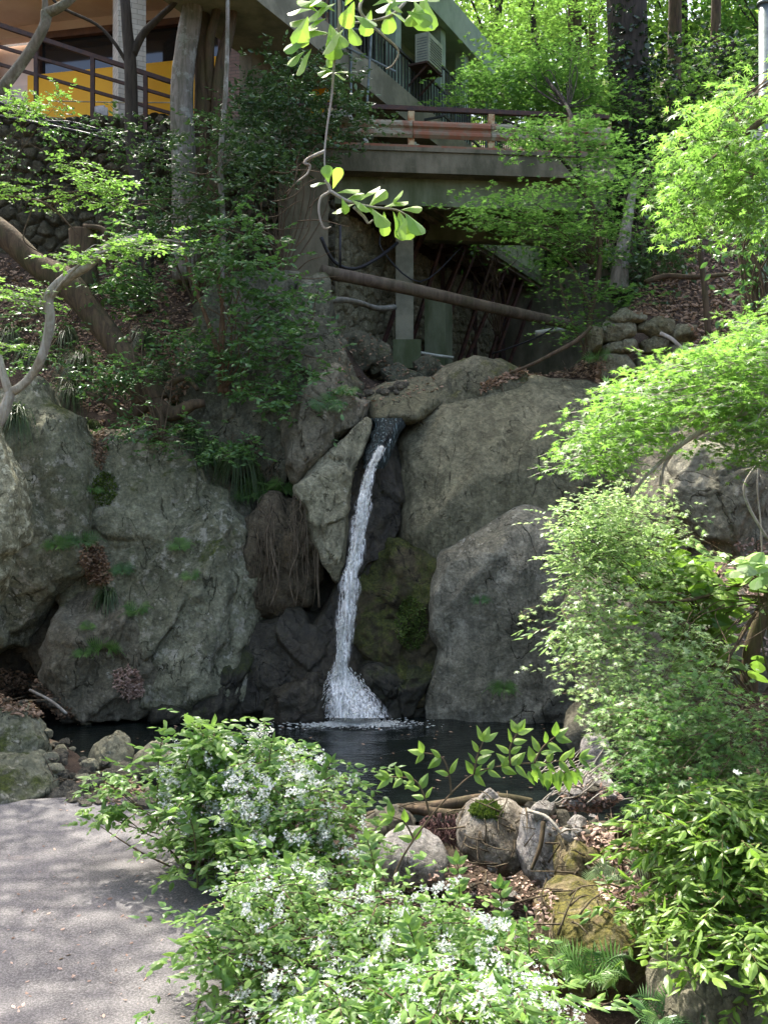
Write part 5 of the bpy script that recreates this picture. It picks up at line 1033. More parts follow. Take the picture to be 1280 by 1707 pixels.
for k, (a, w_) in enumerate([(955, .2), (985, .12), (1122, .2), (1190, .16)]):
    tree('tree', ['grey trunk left of the ivy-clad trunk among bright leaves', 'thin grey trunk just left of the ivy-clad trunk', 'dark trunk just right of the ivy-clad trunk', 'thin dark trunk at the upper right'][k], [[(a-5, 430, 26+k, w_*1.1), (a, 200, 26+k, w_), (a+4, -100, 26+k, w_*.8), (a+10, -500, 26+k, w_*.4)]], M['bark_brown'], None, None, 60+k, group='forest trees behind the bridge')
tree('ivy_clad_tree', 'massive dark trunk wrapped in ivy at the right end of the bridge',
     [[(1060, 500, 22.5, .55), (1058, 350, 22.5, .48), (1052, 200, 22.6, .46), (1045, 60, 22.7, .45), (1042, -80, 22.8, .42), (1040, -500, 23, .3)], [(1055, 330, 22.4, .2), (1100, 230, 22.3, .14), (1160, 160, 22.2, .1), (1230, 60, 22, .07)], [(1065, 420, 22.2, .12), (1110, 330, 22.1, .1), (1140, 250, 22, .08), (1150, 150, 22, .05)]],
     M['bark_dark'], [dict(poly=[(1000, 300), (1005, 220), (1030, 180), (1080, 150), (1110, 200), (1120, 330), (1110, 440), (1050, 450), (1010, 400)], d0=21.7, d1=22.8, n=150, per=5, sig=(.15, .15, .2), k=3, ln=.25, size=.11, shape='broad', up=.2, flat=.9),
                      dict(poly=[(1100, 60), (1230, 60), (1260, 170), (1240, 260), (1140, 180), (1080, 160)], d0=21.5, d1=23, n=90, per=5, sig=(.25, .25, .2), k=3, ln=.3, size=.12, shape='broad', up=.4, flat=.9),
                      dict(poly=[(1010, 0), (1080, 0), (1085, 150), (1015, 160)], d0=22.1, d1=22.4, n=40, per=3, sig=(.1, .05, .2), k=3, ln=.2, size=.1, shape='broad', up=.1, flat=.9),
                      dict(C=ball(RB, (6.0, 25.5, 18.5), (3.5, 4.5, 2), 200), per=5, sig=(.35, .35, .2), k=3, ln=.6, size=.2, shape='dia', flat=.5, src=(1042, -400, 23), ns=14, r=.08)], M['ivy'], 30)
tree('tree', 'pinkish sunlit trunk foot right of the bridge end', [[(1030, 485, 20.2, .22), (1034, 440, 20.2, .15), (1040, 400, 20.3, .13), (1048, 350, 20.8, .10), (1058, 300, 21.8, .06)]], M['bark_pale'], None, None, 31)
tree('tree', 'multi-stemmed brown tree at the right edge of the slope', [[(1252, 540, 14.5, .15), (1250, 460, 14.5, .13), (1240, 400, 14.5, .12), (1236, 300, 14.5, .1), (1230, 150, 14.6, .06)], [(1262, 480, 14.4, .09), (1275, 440, 14.4, .08), (1290, 390, 14.4, .07), (1300, 250, 14.4, .05)]], M['bark_brown'], None, None, 32)
MM = dict(MP, per=5, sig=(.28, .3, .05), ln=.4, size=.15)
tree('maple_tree', 'layered green maple hanging over the bridge rail', [[(985, 560, 19.4, .09), (975, 480, 19.5, .08), (968, 380, 19.6, .07), (965, 280, 19.8, .05), (950, 190, 20.5, .04), (910, 130, 22, .03)], [(965, 300, 19.7, .04), (900, 230, 19.6, .03), (840, 200, 19.4, .02)]],
     M['bark_dark'], [dict(MM, poly=[(735, 160), (760, 130), (820, 110), (880, 80), (960, 70), (1010, 130), (1060, 190), (1080, 215), (960, 190), (900, 200), (800, 185)], d0=21.8, d1=24, n=330, src=(945, 180, 20.8), ns=18, r=.014),
                      dict(MM, poly=[(840, 240), (880, 200), (960, 190), (1010, 190), (1060, 260), (1040, 310), (930, 265)], d0=18.6, d1=19.8, n=85)], M['maple_mid'], 33)
tree('maple_tree', 'sunlit maple growing beside the stacked stones below the bridge', [[(975, 600, 17.9, .06), (985, 520, 17.9, .05), (1000, 430, 17.9, .045), (990, 350, 18, .04), (960, 310, 18, .03)], [(985, 520, 17.9, .03), (950, 440, 17.8, .025), (900, 410, 17.7, .015)], [(975, 590, 17.9, .03), (940, 500, 17.8, .02), (930, 450, 17.7, .012)]],
     M['bark_brown'], [dict(MM, size=.13, poly=[(745, 365), (790, 330), (850, 320), (930, 310), (990, 285), (1035, 300), (1020, 350), (1040, 400), (1000, 440), (950, 450), (900, 440), (930, 400), (860, 395), (800, 375)], d0=17.3, d1=18.6, n=190, src=(985, 440, 17.9), ns=20, r=.012),
                       dict(MM, size=.11, poly=[(880, 455), (920, 460), (990, 480), (1000, 560), (960, 580), (930, 540), (960, 510)], d0=17.4, d1=18, n=40), dict(MM, size=.12, poly=[(1000, 480), (1050, 478), (1085, 490), (1040, 500)], d0=17.2, d1=17.7, n=14)], M['maple_mid'], 34)
def bush(lab, poly, d0, d1, n, base, mat, seed, **k):
    q = dict(shape='dia', size=.16, k=3, ln=.4, per=5, sig=(.25, .3, .15), up=.7, jit=.5, flat=.5); q.update(k)
    plant('undergrowth_shrub', lab, 'shrub', base, [dict(q, poly=poly, d0=d0, d1=d1, n=n)], M[mat], M['twig'], seed, nst=20, r=.02)
MX = dict(MP, per=5, sig=(.35, .35, .07), ln=.45, size=.17)
tree('maple_tree', 'tall light green maple filling the top right between the ivy-clad trunk and the facade', [[(905, 330, 25.5, .12), (900, 200, 25.5, .1), (890, 60, 25.6, .08), (880, -80, 25.7, .05)], [(898, 150, 25.5, .06), (960, 60, 25.3, .04), (1020, 0, 25, .02)]], M['bark_dark'],
     [dict(MX, poly=[(820, 120), (800, 60), (840, -20), (1000, -30), (1010, 60), (1000, 180), (900, 200)], d0=23.5, d1=27, n=200, src=(895, 80, 25.6), ns=16, r=.02), dict(MX, poly=[(1090, 180), (1120, 100), (1200, 60), (1260, 130), (1240, 220), (1150, 250)], d0=21, d1=22, n=60)], M['maple_lit'], 35)
tree('maple_tree', 'shaded maple with drooping layers before the right hand slope', [[(1180, 560, 17.5, .06), (1170, 450, 17.5, .05), (1150, 340, 17.5, .035), (1110, 280, 17.6, .02)]], M['bark_brown'],
     [dict(MM, size=.13, poly=[(1040, 300), (1080, 260), (1150, 240), (1190, 300), (1170, 380), (1090, 400), (1050, 360)], d0=16.8, d1=18.2, n=80, src=(1150, 350, 17.5), ns=12, r=.012)], M['maple_mid'], 36)
bush('leafy shrub before the lamp pole at the right edge', [(1215, 300), (1300, 280), (1300, 520), (1240, 500)], 12.5, 13.6, 60, P(1275, 560, 13), 'ever_l', 43, size=.1, shape='oval', sig=(.15, .2, .12))
bush('dark undergrowth shrub behind the ivy-clad trunk', [(1070, 300), (1220, 260), (1280, 330), (1280, 430), (1180, 450), (1080, 440)], 23, 25, 140, P(1170, 470, 24), 'ivy', 40)
bush('shrub with dangling twigs at the foot of the ivy-clad trunk', [(1010, 420), (1110, 380), (1160, 420), (1120, 500), (1040, 510)], 19.5, 21.5, 60, P(1080, 520, 20.5), 'ever', 41)
bush('pale green shrub under the bridge deck end', [(740, 380), (800, 360), (860, 400), (850, 440), (780, 420)], 25, 27, 12, P(830, 560, 26), 'maple_mid', 42)
# ------------------------------------------------------------------ foreground maples and shrubs at the right
MF = dict(shape='maple', k=3, flat=.15, up=.9, droop=.25, jit=.38, side=.9, twig=.3)
tree('maple_branch', 'bright spring-green maple bough hanging at the upper right edge', [[(1500, 60, 9.5, .06), (1380, 110, 9.2, .05), (1270, 200, 9, .03), (1180, 270, 8.8, .015)], [(1380, 110, 9.2, .03), (1290, 260, 9, .02), (1200, 330, 8.8, .01)]], M['twig'],
     [dict(MF, poly=[(1180, 180), (1230, 140), (1300, 135), (1300, 420), (1250, 370), (1190, 360), (1160, 390), (1120, 380), (1110, 300), (1130, 220)], d0=8.4, d1=9.6, n=150, per=4, sig=(.12, .15, .06), ln=.24, size=.12, src=(1380, 110, 9.2), ns=22, r=.01, droop=.7)], M['maple_lit'], 50, cat='branch', group='maple boughs at the right')
b = MB(); R0 = [(4.25, 8.3, .7), (4.05, 8.35, 1.8), (3.95, 8.4, 2.9), (3.85, 8.1, 4.0), (4.2, 8.6, 5.6), (4.8, 9.4, 7.4), (5.0, 9.8, 9.4)]
b.tube(R0, [.16, .12, .11, .10, .085, .06, .03], 14, .06, 6); b.tube([(4.0, 8.35, 2.2), (3.7, 7.9, 2.1), (3.42, 7.42, 1.8)], [.06, .05, .04], 8, .05, 5); b.tube([(3.95, 8.4, 2.8), (3.95, 8.6, 2.86)], .04, 6); b.tube([(3.86, 8.15, 3.9), (3.58, 7.8, 4.08)], .055, 8)
b.build('maple_tree', M['bark_brown'], smooth=True, label='maple trunk just outside the right edge carrying the hanging boughs', cat='tree')
tree('maple_branch', 'wide sunlit maple bough fanning in front of the huge boulder', [[(1420, 640, 7.8, .05), (1330, 660, 7.6, .04), (1230, 690, 7.2, .03), (1150, 730, 7, .02), (1080, 790, 6.9, .012), (1050, 830, 6.9, .008)], [(1120, 755, 7, .014), (1105, 780, 6.95, .012), (1100, 810, 6.9, .01)], [(1230, 690, 7.2, .02), (1100, 690, 7, .012), (980, 720, 6.9, .006)], [(1300, 660, 7.5, .02), (1200, 600, 7.4, .012), (1100, 620, 7.3, .006)]], M['bark_white'],
     [dict(MF, poly=[(930, 760), (950, 710), (1000, 680), (1040, 640), (1100, 600), (1160, 600), (1200, 560), (1300, 540), (1310, 760), (1230, 720), (1170, 700), (1130, 720), (1070, 730), (1030, 780), (985, 790), (960, 770)], d0=6.5, d1=8.0, n=430, per=4, sig=(.10, .18, .03), ln=.22, size=.086, src=(1300, 670, 7.5), ns=26, r=.012),
      dict(MF, poly=[(1200, 560), (1230, 520), (1300, 500), (1300, 600), (1240, 590)], d0=7, d1=8, n=60, per=3, sig=(.1, .15, .03), ln=.2, size=.078), dict(MF, poly=[(1160, 730), (1300, 700), (1300, 790), (1200, 770)], d0=7, d1=7.8, n=90, per=3, sig=(.1, .15, .03), ln=.2, size=.07)], M['maple_lit'], 51, cat='branch', group='maple boughs at the right')
tree('maple_branch', 'pale washed-out mass of maple sprays below the wide bough', [[(1420, 900, 8.6, .025), (1300, 950, 8.3, .018), (1150, 1000, 8, .012), (1040, 1000, 7.8, .008)], [(1300, 950, 8.3, .018), (1180, 1150, 8, .010), (1080, 1260, 7.6, .006)]], M['twig'],
     [dict(MF, poly=[(1000, 830), (1060, 790), (1120, 820), (1150, 870), (1130, 960), (1170, 1020), (1190, 1120), (1230, 1200), (1260, 1300), (1150, 1330), (1060, 1300), (1010, 1250), (960, 1180), (945, 1080), (985, 1060), (940, 1010), (950, 900)], d0=7.2, d1=8.2, ds=-.0034, n=600, per=4, sig=(.09, .16, .05), ln=.18, size=.066, jit=.45, src=(1300, 1000, 8.3), ns=16, r=.006),
      dict(MF, poly=[(862, 1035), (880, 1000), (935, 975), (950, 1000), (900, 1020)], d0=7.3, d1=7.6, n=7, per=2, sig=(.03, .05, .02), ln=.16, size=.055)], M['maple_var'], 52, cat='branch', group='maple boughs at the right')
tree('maple_branch', 'deeper green maple sprays above the silver fern at the right', [[(1420, 1150, 7.4, .04), (1300, 1200, 7.2, .03), (1180, 1260, 6.9, .015), (1090, 1310, 6.7, .008)]], M['twig'],
     [dict(MF, poly=[(1040, 1180), (1150, 1100), (1230, 1150), (1300, 1260), (1300, 1350), (1200, 1340), (1100, 1370), (1040, 1290)], d0=6.0, d1=7.0, ds=-.002, src=(1300, 1200, 7.2), ns=26, r=.007, n=260, per=4, sig=(.09, .14, .04), ln=.17, size=.066)], M['maple_mid'], 53, cat='branch', group='maple boughs at the right')
plant('small_leaved_shrub', 'pale small-leaved shrub edging the huge boulder left of the maple sprays', 'shrub', (3.6, 8.9, .6),
      [dict(shape='oval', size=.05, k=5, ln=.2, per=4, sig=(.08, .15, .05), up=.9, jit=.3, droop=.2, poly=[(930, 860), (970, 820), (1030, 830), (1050, 900), (1010, 980), (960, 1000), (935, 940)], d0=7.9, d1=8.7, n=90, twig=.2),
       dict(shape='lance', size=.09, k=4, ln=.25, per=3, sig=(.08, .15, .05), up=.8, droop=.4, poly=[(925, 1070), (960, 1000), (1000, 1020), (990, 1090), (960, 1110)], d0=7.8, d1=8.4, n=22, twig=.3)], M['maple_var'], M['twig'], 54, nst=16, r=.012)
plant('broad_leaved_plant', 'big-leaved green shrub standing right of the maple sprays', 'shrub', P(1180, 1160, 9),
      [dict(shape='broad', size=.17, k=2, ln=.2, per=3, sig=(.12, .15, .1), up=.8, jit=.35, droop=.3, poly=[(1070, 930), (1110, 905), (1170, 915), (1215, 950), (1200, 1030), (1230, 1090), (1160, 1110), (1110, 1040), (1080, 980)], d0=8.2, d1=9.2, n=62, twig=.3)], M['lance'], M['twig_g'], 55, nst=22, r=.012)
plant('broad_leaved_plant', 'pale big-leaved sprig cut by the right edge', 'shrub', P(1300, 1180, 8),
      [dict(shape='broad', size=.17, k=2, ln=.2, per=3, sig=(.06, .1, .06), up=.8, droop=.3, poly=[(1245, 930), (1290, 920), (1290, 960), (1250, 960)], d0=7.8, d1=8.2, n=7)], M['maple_var'], M['twig_g'], 56, nst=4, r=.01)
tree('sapling_trunk', 'brown stem rising at the lower right edge', [[(1252, 1260, 9.2, .10), (1248, 1180, 9.2, .085), (1250, 1100, 9.2, .08), (1262, 1050, 9.2, .075), (1290, 980, 9.2, .07), (1340, 850, 9.2, .06)]], M['bark_brown'], None, None, 57)
for k, (pts, lab) in enumerate([([(1280, 900, 9, .012), (1250, 850, 9, .014), (1240, 810, 9, .013), (1265, 770, 9, .01), (1290, 750, 9, .01)], 'curled pale vine over the right bank, leftmost of two'), ([(1270, 960, 9.1, .008), (1268, 880, 9.1, .008), (1262, 800, 9.1, .008), (1275, 700, 9.1, .008)], 'straight pale vine over the right bank, rightmost of two')]):
    b = MB(); px_tube(b, pts, sides=6); b.build('vine', M['bark_white'], smooth=True, label=lab, cat='vine', group='vines on the right bank')

# lower right leafy shrub
LC = dict(shape='lance', size=.092, k=4, ln=.26, per=3, sig=(.09, .14, .06), up=.8, jit=.35, droop=.35, twig=.3)
plant('leafy_shrub', 'fresh green pointed-leaf shrub filling the lower right corner', 'shrub', (2.6, 6.0, .4),
      [dict(LC, ds=-.0022, poly=[(1110, 1370), (1200, 1320), (1300, 1330), (1300, 1700), (1200, 1600), (1150, 1600), (1110, 1560), (1130, 1500), (1150, 1440)], d0=5.2, d1=6.4, n=250), dict(LC, size=.085, poly=[(1150, 1330), (1300, 1300), (1300, 1420), (1160, 1420)], d0=5.6, d1=6.4, n=60)], M['lance'], M['twig_g'], 60, nst=40, r=.012, flower=(26, 7, .03, .02))
plant('leafy_shrub', 'drooping sprig of pointed leaves between the fern and the golden boulder', 'shrub', P(1110, 1560, 6.2),
      [dict(LC, poly=[(1040, 1400), (1075, 1310), (1100, 1320), (1080, 1420), (1060, 1460)], d0=6.2, d1=6.6, n=15), dict(LC, poly=[(1060, 1490), (1080, 1480), (1110, 1520), (1080, 1540), (1050, 1540)], d0=5.9, d1=6.3, n=14)], M['lance'], M['twig_g'], 61, nst=10, r=.008)
# white-flowered shrubs
DZ = dict(shape='ovate', size=.072, k=5, ln=.32, per=4, sig=(.12, .16, .08), up=.8, jit=.35, droop=.25, twig=.25)
plant('white_flowered_shrub', 'white-flowered shrub with a tall leafy shoot beside the path, leftmost of the flowering shrubs', 'shrub', (-1.5, 8.1, .2),
      [dict(DZ, poly=[(285, 1350), (290, 1305), (310, 1265), (345, 1245), (420, 1300), (480, 1310), (490, 1380), (460, 1440), (390, 1470), (330, 1440), (300, 1410), (285, 1385)], d0=7.4, d1=8.3, ds=-.003, n=140), dict(DZ, poly=[(305, 1255), (322, 1225), (365, 1218), (378, 1245), (355, 1295), (312, 1290)], d0=7.6, d1=8, n=22, size=.1, sig=(.05, .08, .04)),
       dict(DZ, poly=[(148, 1370), (165, 1350), (200, 1340), (215, 1350), (180, 1372)], d0=7.7, d1=8.1, n=7, sig=(.03, .05, .03), ln=.16), dict(DZ, poly=[(160, 1295), (175, 1288), (230, 1300), (235, 1330), (200, 1320)], d0=7.8, d1=8.2, n=6, sig=(.03, .05, .03))], M['deutzia'], M['twig'], 62, nst=40, r=.009, flower=(190, 40, .026, .014), group='white-flowered shrubs in the foreground')
plant('white_flowered_shrub', 'white-flowered shrub leaning over the pool in the middle of the foreground', 'shrub', (-.55, 7.7, .1),
      [dict(DZ, poly=[(385, 1250), (400, 1225), (470, 1265), (530, 1290), (590, 1300), (600, 1340), (590, 1400), (600, 1470), (520, 1500), (420, 1460), (400, 1380)], d0=7.1, d1=7.9, ds=-.003, n=125), dict(DZ, poly=[(395, 1235), (410, 1222), (480, 1260), (470, 1280)], d0=7.5, d1=7.9, n=8, sig=(.03, .05, .03))], M['deutzia'], M['twig'], 63, nst=40, r=.009, flower=(190, 40, .026, .014), group='white-flowered shrubs in the foreground')
plant('white_flowered_shrub', 'broad white-flowered shrub across the bottom centre below the pale rounded rock', 'shrub', (.1, 5.6, .2),
      [dict(DZ, poly=[(380, 1480), (480, 1450), (560, 1485), (650, 1520), (740, 1515), (810, 1530), (840, 1560), (840, 1600), (850, 1650), (930, 1720), (400, 1720), (400, 1640), (360, 1605), (370, 1570), (430, 1560), (390, 1500)], d0=5.4, d1=6.5, ds=-.0022, n=320, size=.06), dict(DZ, poly=[(305, 1580), (330, 1550), (420, 1560), (420, 1610), (340, 1610)], d0=5.4, d1=5.9, n=14)], M['deutzia'], M['twig'], 64, nst=70, r=.009, flower=(240, 38, .022, .013), group='white-flowered shrubs in the foreground')
plant('white_flowered_shrub', 'nearest white-flowered shrub at the bottom edge with larger dark green leaves', 'shrub', (-.1, 4.3, .2),
      [dict(LC, poly=[(480, 1730), (500, 1670), (580, 1640), (700, 1640), (820, 1620), (900, 1660), (960, 1720)], d0=4.3, d1=5.1, n=110, size=.085)], M['deutzia'], M['twig'], 65, nst=40, r=.007, flower=(60, 32, .022, .016), group='white-flowered shrubs in the foreground')
# arching sprays, leaf by leaf
def spray(name, label, stem, r, leaves_px, mat, shape, size, bark, seed=0, cat='branch', sides=7):
    R = np.random.default_rng(seed); root = empty(name, P(*stem[0][0][:3]), label=label, cat=cat); b = MB()
    for s in stem: px_tube(b, [(a[0], a[1], a[2], r*(1-.75*i/len(s))) for i, a in enumerate(s)], sides=sides, rough=.12)
    fo = Fol(); pos = []; dr = []; sz = []; no = []
    for (x, y, d, ang, s) in leaves_px:
        a = math.radians(ang); pos.append(P(x, y, d)); dr.append([math.cos(a), R.uniform(-.5, .2), math.sin(a)]); sz.append(size*s); no.append([R.normal(0, .35), -.55, .75+R.normal(0, .25)])
    pos = np.array(pos); dr = np.array(dr, float); no = np.array(no)
    fo.add(pos, dr, no, np.array(sz), shape, R.uniform(.2, 1, len(pos))); b.build('stem', bark, root, smooth=True); fo.build('foliage', mat, root); return root
lv = []; RR = np.random.default_rng(5)
def along(p, n, a0, s=1.0, spread=48):
    p = np.array(p, float); seg = np.linspace(0, len(p)-1, n)
    for k, t in enumerate(seg):
        i = min(int(t), len(p)-2); f_ = t-i; q = p[i]*(1-f_)+p[i+1]*f_; d = p[i+1]-p[i]; an = math.degrees(math.atan2(-d[1], d[0])) if a0 is None else a0
        for sg in (-1, 1): lv.append((q[0], q[1], q[2], an+sg*(spread+RR.uniform(-14, 14)), s*RR.uniform(.8, 1.15)))
    lv.append((p[-1][0], p[-1][1], p[-1][2], an, s))
A_ = [(650, 1490, 6.1), (665, 1440, 6.15), (700, 1385, 6.2), (740, 1335, 6.25), (790, 1290, 6.3), (850, 1275, 6.3), (920, 1270, 6.3), (965, 1262, 6.3)]
B1 = [(790, 1290, 6.3), (795, 1262, 6.3), (805, 1236, 6.3)]; B2 = [(850, 1275, 6.3), (850, 1245, 6.3), (862, 1222, 6.3)]; B3 = [(890, 1272, 6.3), (905, 1245, 6.3), (925, 1228, 6.3)]
B4 = [(752, 1325, 6.2), (748, 1290, 6.2), (735, 1262, 6.2), (706, 1255, 6.2)]; B5 = [(716, 1360, 6.2), (708, 1330, 6.2), (690, 1300, 6.2), (650, 1295, 6.2)]; B6 = [(690, 1400, 6.2), (675, 1372, 6.2), (655, 1362, 6.2)]
for p_, n_ in ((A_[4:], 9), (B1, 4), (B2, 4), (B3, 4), (B4[1:], 3), (B5[1:], 5), (B6, 3)): along(p_, n_, None, .95)
for q in range(10): lv.append((880+q*9, 1280+RR.uniform(0, 8), 6.3, -60-RR.uniform(0, 50), RR.uniform(.9, 1.3)))
spray('arching_branch', 'arching leafy branch reaching right across the pool in front of the angular grey boulder', [A_, B1, B2, B3, B4, B5, B6], .008, lv, M['lance'], 'ovate', .105, M['twig'])
lv = []
T_ = [(566, -30, 4.2), (565, 40, 4.2), (558, 90, 4.2), (553, 160, 4.2), (545, 215, 4.2), (541, 260, 4.2), (543, 300, 4.2)]
T2 = [(543, 300, 4.2), (550, 318, 4.2), (535, 330, 4.2), (532, 355, 4.2), (540, 380, 4.2), (552, 378, 4.2)]; T3 = [(541, 252, 4.2), (515, 264, 4.2), (508, 272, 4.2), (517, 276, 4.2), (512, 290, 4.2), (495, 303, 4.2)]
T4 = [(550, 318, 4.2), (580, 335, 4.2), (620, 345, 4.2), (660, 350, 4.2), (682, 362, 4.2)]; T5 = [(620, -30, 4.4), (600, 10, 4.3), (612, 35, 4.3), (640, 60, 4.3), (664, 85, 4.3), (655, 108, 4.3), (643, 115, 4.3)]; T6 = [(590, 345, 4.2), (607, 362, 4.2), (614, 372, 4.2), (622, 366, 4.2)]
T7 = [(700, -30, 4.4), (660, 20, 4.3), (620, 35, 4.3), (580, 40, 4.3), (540, 60, 4.3)]
for (x, y, a, s) in [(545, 30, 200, .9), (530, 45, 215, 1.1), (515, 65, 200, 1.0), (520, 80, 230, 1.1), (548, 55, 170, 1.2), (560, 20, 150, 1.1), (575, 10, 60, 1.1), (590, 25, -30, 1.0), (540, 12, 160, 1), (556, 70, 250, .9), (530, 20, 140, .9), (600, 5, 80, 1.1), (580, 40, -60, .9), (550, 40, -80, 1.1),
                     (620, 10, 30, 1.1), (650, 20, -20, .9), (690, 0, -60, 1.4), (705, -8, -85, 1.5), (680, -10, -10, 1.2), (560, 5, 200, 1.2), (610, -5, 120, 1.2), (508, 85, 215, .8), (640, -5, -40, 1.0),
                     (556, 120, 160, .55), (556, 120, 200, .5), (556, 122, 20, .55), (556, 122, -20, .5), (556, 118, 180, .6), (545, 305, 180, .6), (548, 305, 100, .7), (555, 315, 60, .8), (560, 322, 20, .9), (575, 335, 30, .8), (585, 332, -30, .9), (590, 340, 200, .9), (600, 340, -20, 1.0),
                     (615, 345, 50, .9), (620, 348, -50, 1.0), (640, 352, -95, .9), (650, 348, 60, .8), (655, 352, -60, 1.1), (665, 352, -75, 1.15), (675, 355, -50, 1.1), (668, 350, 10, .8), (600, 335, 40, .9), (640, 345, 20, .9), (570, 330, -80, .6), (680, 358, -95, 1.0)]: lv.append((x, y, 4.2+RR.uniform(-.08, .08), a, s))
for k in range(16): lv.append((RR.uniform(505, 625) if k % 3 else RR.uniform(640, 715), RR.uniform(-12, 62) if k % 3 else RR.uniform(-15, 20), 4.2+RR.uniform(-.15, .15), RR.uniform(150, 390), RR.uniform(.8, 1.25)))
spray('hanging_branch', 'pale dangling twig with big soft leaves hanging from the top centre', [T_, T2, T3, T4, T5, T6, T7], .0075, lv, M['magnolia'], 'obov', .112, M['bark_white'])

# ------------------------------------------------------------------ small plants on the rocks
def fern(px, py, lab, n=6, L=.35, mat='fern', seed=0, d=None, group='ferns', up=.7):
    R = np.random.default_rng(seed+70); h = hit(px, py) if d is None else (P(px, py, d), np.array([0, -.5, .8]))
    if h is None: return
    c, no = h; root = empty('fern', c, label=lab, cat='fern', group=group)
    for k in range(n):
        fo = Fol(); a = 2*math.pi*k/n+R.uniform(-.3, .3); dv = unit(np.array([math.cos(a), math.sin(a)*.7-.35, up])+no*.4); l_ = L*R.uniform(.75, 1.2); m = 13
        t = np.linspace(.1, 1, m)[:, None]; p = c+dv*l_*t+np.array([0, 0, -1])*l_*.55*t**2; ax = unit(np.gradient(p, axis=0)); sd_ = unit(np.cross(ax, unit(no+np.array([0, -.5, .25])))) 
        for sg in (-1, 1): fo.add(p, sd_*sg+ax*.35, np.cross(sd_, ax)+R.normal(0, .08, p.shape), l_*.30*np.sin(np.clip(t[:, 0]*1.05+.08, 0, 1)*math.pi)**.7+.008, 'pinna', np.full(m, R.uniform(0, 1)))
        fo.add(p, ax, np.cross(sd_, ax), np.full(m, l_*.9/12*2.2), 'pinna', np.full(m, .3))
        fo.build('frond', M[mat], root)
for k, (x, y, lab, L) in enumerate([(300, 915, 'small fern on the broad lichen-streaked slab', .22), (320, 965, 'tiny fern in the lower crack of the broad slab', .18), (135, 905, 'fern above the leaf-filled crevice', .3), (95, 912, 'pale fern on the tall slab left of the crevice', .25), (440, 815, 'large fern clump above the rootlet column', .45), (420, 830, 'fern left of the rootlet column top', .35), (470, 820, 'fern right of the rootlet column top', .3),
      (545, 685, 'fern at the cliff edge above the pale pointed rock', .35), (575, 660, 'fern on the cliff near the channel sill', .25), (960, 590, 'fern on the leaf litter of the huge boulder', .4), (1000, 600, 'fern at the foot of the stacked stones', .3), (840, 1150, 'hanging fern low on the angular grey boulder', .28), (800, 1003, 'tiny fern on the angular grey boulder', .16), (150, 1050, 'low fern on the rounded boulder, upper left', .2), (175, 1080, 'low fern on the rounded boulder, right', .25), (140, 1092, 'low fern on the rounded boulder, lowest', .16), (230, 1023, 'small leafy tuft in the middle of the broad slab', .25), (205, 955, 'small leafy tuft right of the leaf pile', .22), (350, 775, 'small fern at the right shoulder of the broad slab', .2), (155, 820, 'small fern above the moss patch on the left', .18)]):
    fern(x, y, lab, 7 if L > .2 else 6, L*1.35, 'ever_l' if k % 5 == 2 else 'fern', k)
fern(1120, 1400, 'silvery fern caught in the sun under the right maple sprays', 8, .42, 'fern_w', 31, d=7.2)
fern(1100, 1445, 'second silvery fern just below the first, flat over the mossy rock', 6, .3, 'fern_w', 32, d=7.1, up=.3)
fern(985, 1640, 'upright green fern in front of the golden boulder', 8, .42, 'fern', 33, d=6.1, up=1.3)
fern(1000, 1470, 'pale fern behind the golden boulder', 6, .25, 'fern_w', 34, d=7.5)
fern(1100, 1700, 'shaded fern at the bottom edge right of the golden boulder', 8, .3, 'ever_l', 35, d=5.4)
fern(920, 1600, 'fern at the left foot of the golden boulder', 6, .25, 'fern', 36, d=6.2)
def sedge(px, py, lab, n=110, L=.7, seed=0, group='sedge tufts on the left cliff', mat='sedge', hang=1.0):
    R = np.random.default_rng(seed+300); h = hit(px, py)
    if h is None: return
    c = h[0]+h[1]*.03; a = R.uniform(0, 6.283, n); dv = np.stack([np.cos(a)*.6, np.sin(a)*.5-.45, R.uniform(.3, 1.1, n)], -1); l_ = L*R.uniform(.6, 1.15, n); b0 = c+R.normal(0, .05, (n, 3))
    m = 7; t = np.linspace(0, 1, m); V = b0[:, None]+dv[:, None]*l_[:, None, None]*.75*t[None, :, None]; V[..., 2] -= (hang*l_[:, None]*1.25*t[None]**2)
    sd_ = unit(np.cross(dv, np.array([0, 0, 1.])))[:, None]*(.008*(1-t**2*.95))[None, :, None]; VV = np.stack([V-sd_, V+sd_], 2).reshape(-1, 3)
    i = (np.arange(n)[:, None]*m*2+np.arange(m-1)[None]*2).ravel(); f = np.stack([i, i+1, i+3, i+2], -1)
    mesh('sedge_tuft', VV, [f], M[mat], smooth=False, tone=np.repeat(R.uniform(0, 1, n), m*2), label=lab, cat='grass tuft', group=group, origin=c)
for k, (x, y, L, w) in enumerate([(110, 560, .9, 'big upper sedge tuft beside the bent pale branch'), (140, 600, .9, 'long sedge tuft under the leaning trunk'), (120, 650, .8, 'sedge tuft drooping over the tall slab top'), (20, 560, .8, 'sedge tuft at the far left slope'), (150, 715, .7, 'sedge tuft between the two left slabs'), (275, 620, .7, 'sedge tuft right of the root foot, upper'), (290, 680, .8, 'sedge tuft hanging from the root foot'), (320, 720, .8, 'dry sedge tuft on the cliff edge'),
      (400, 760, .8, 'sedge tuft hanging over the dark cliff gap'), (425, 800, .6, 'sedge tuft above the brown rootlets'), (30, 690, .6, 'thin sedge tuft on the left slab face'), (240, 560, .6, 'small sedge tuft high on the slope'), (180, 990, .35, 'short grass tuft in the slab crack'), (350, 745, .6, 'sedge tuft left of the cliff gap'), (60, 590, .7, 'sedge tuft under the crooked pale branch')]):
    sedge(x, y, w, 170, L*1.2, k)
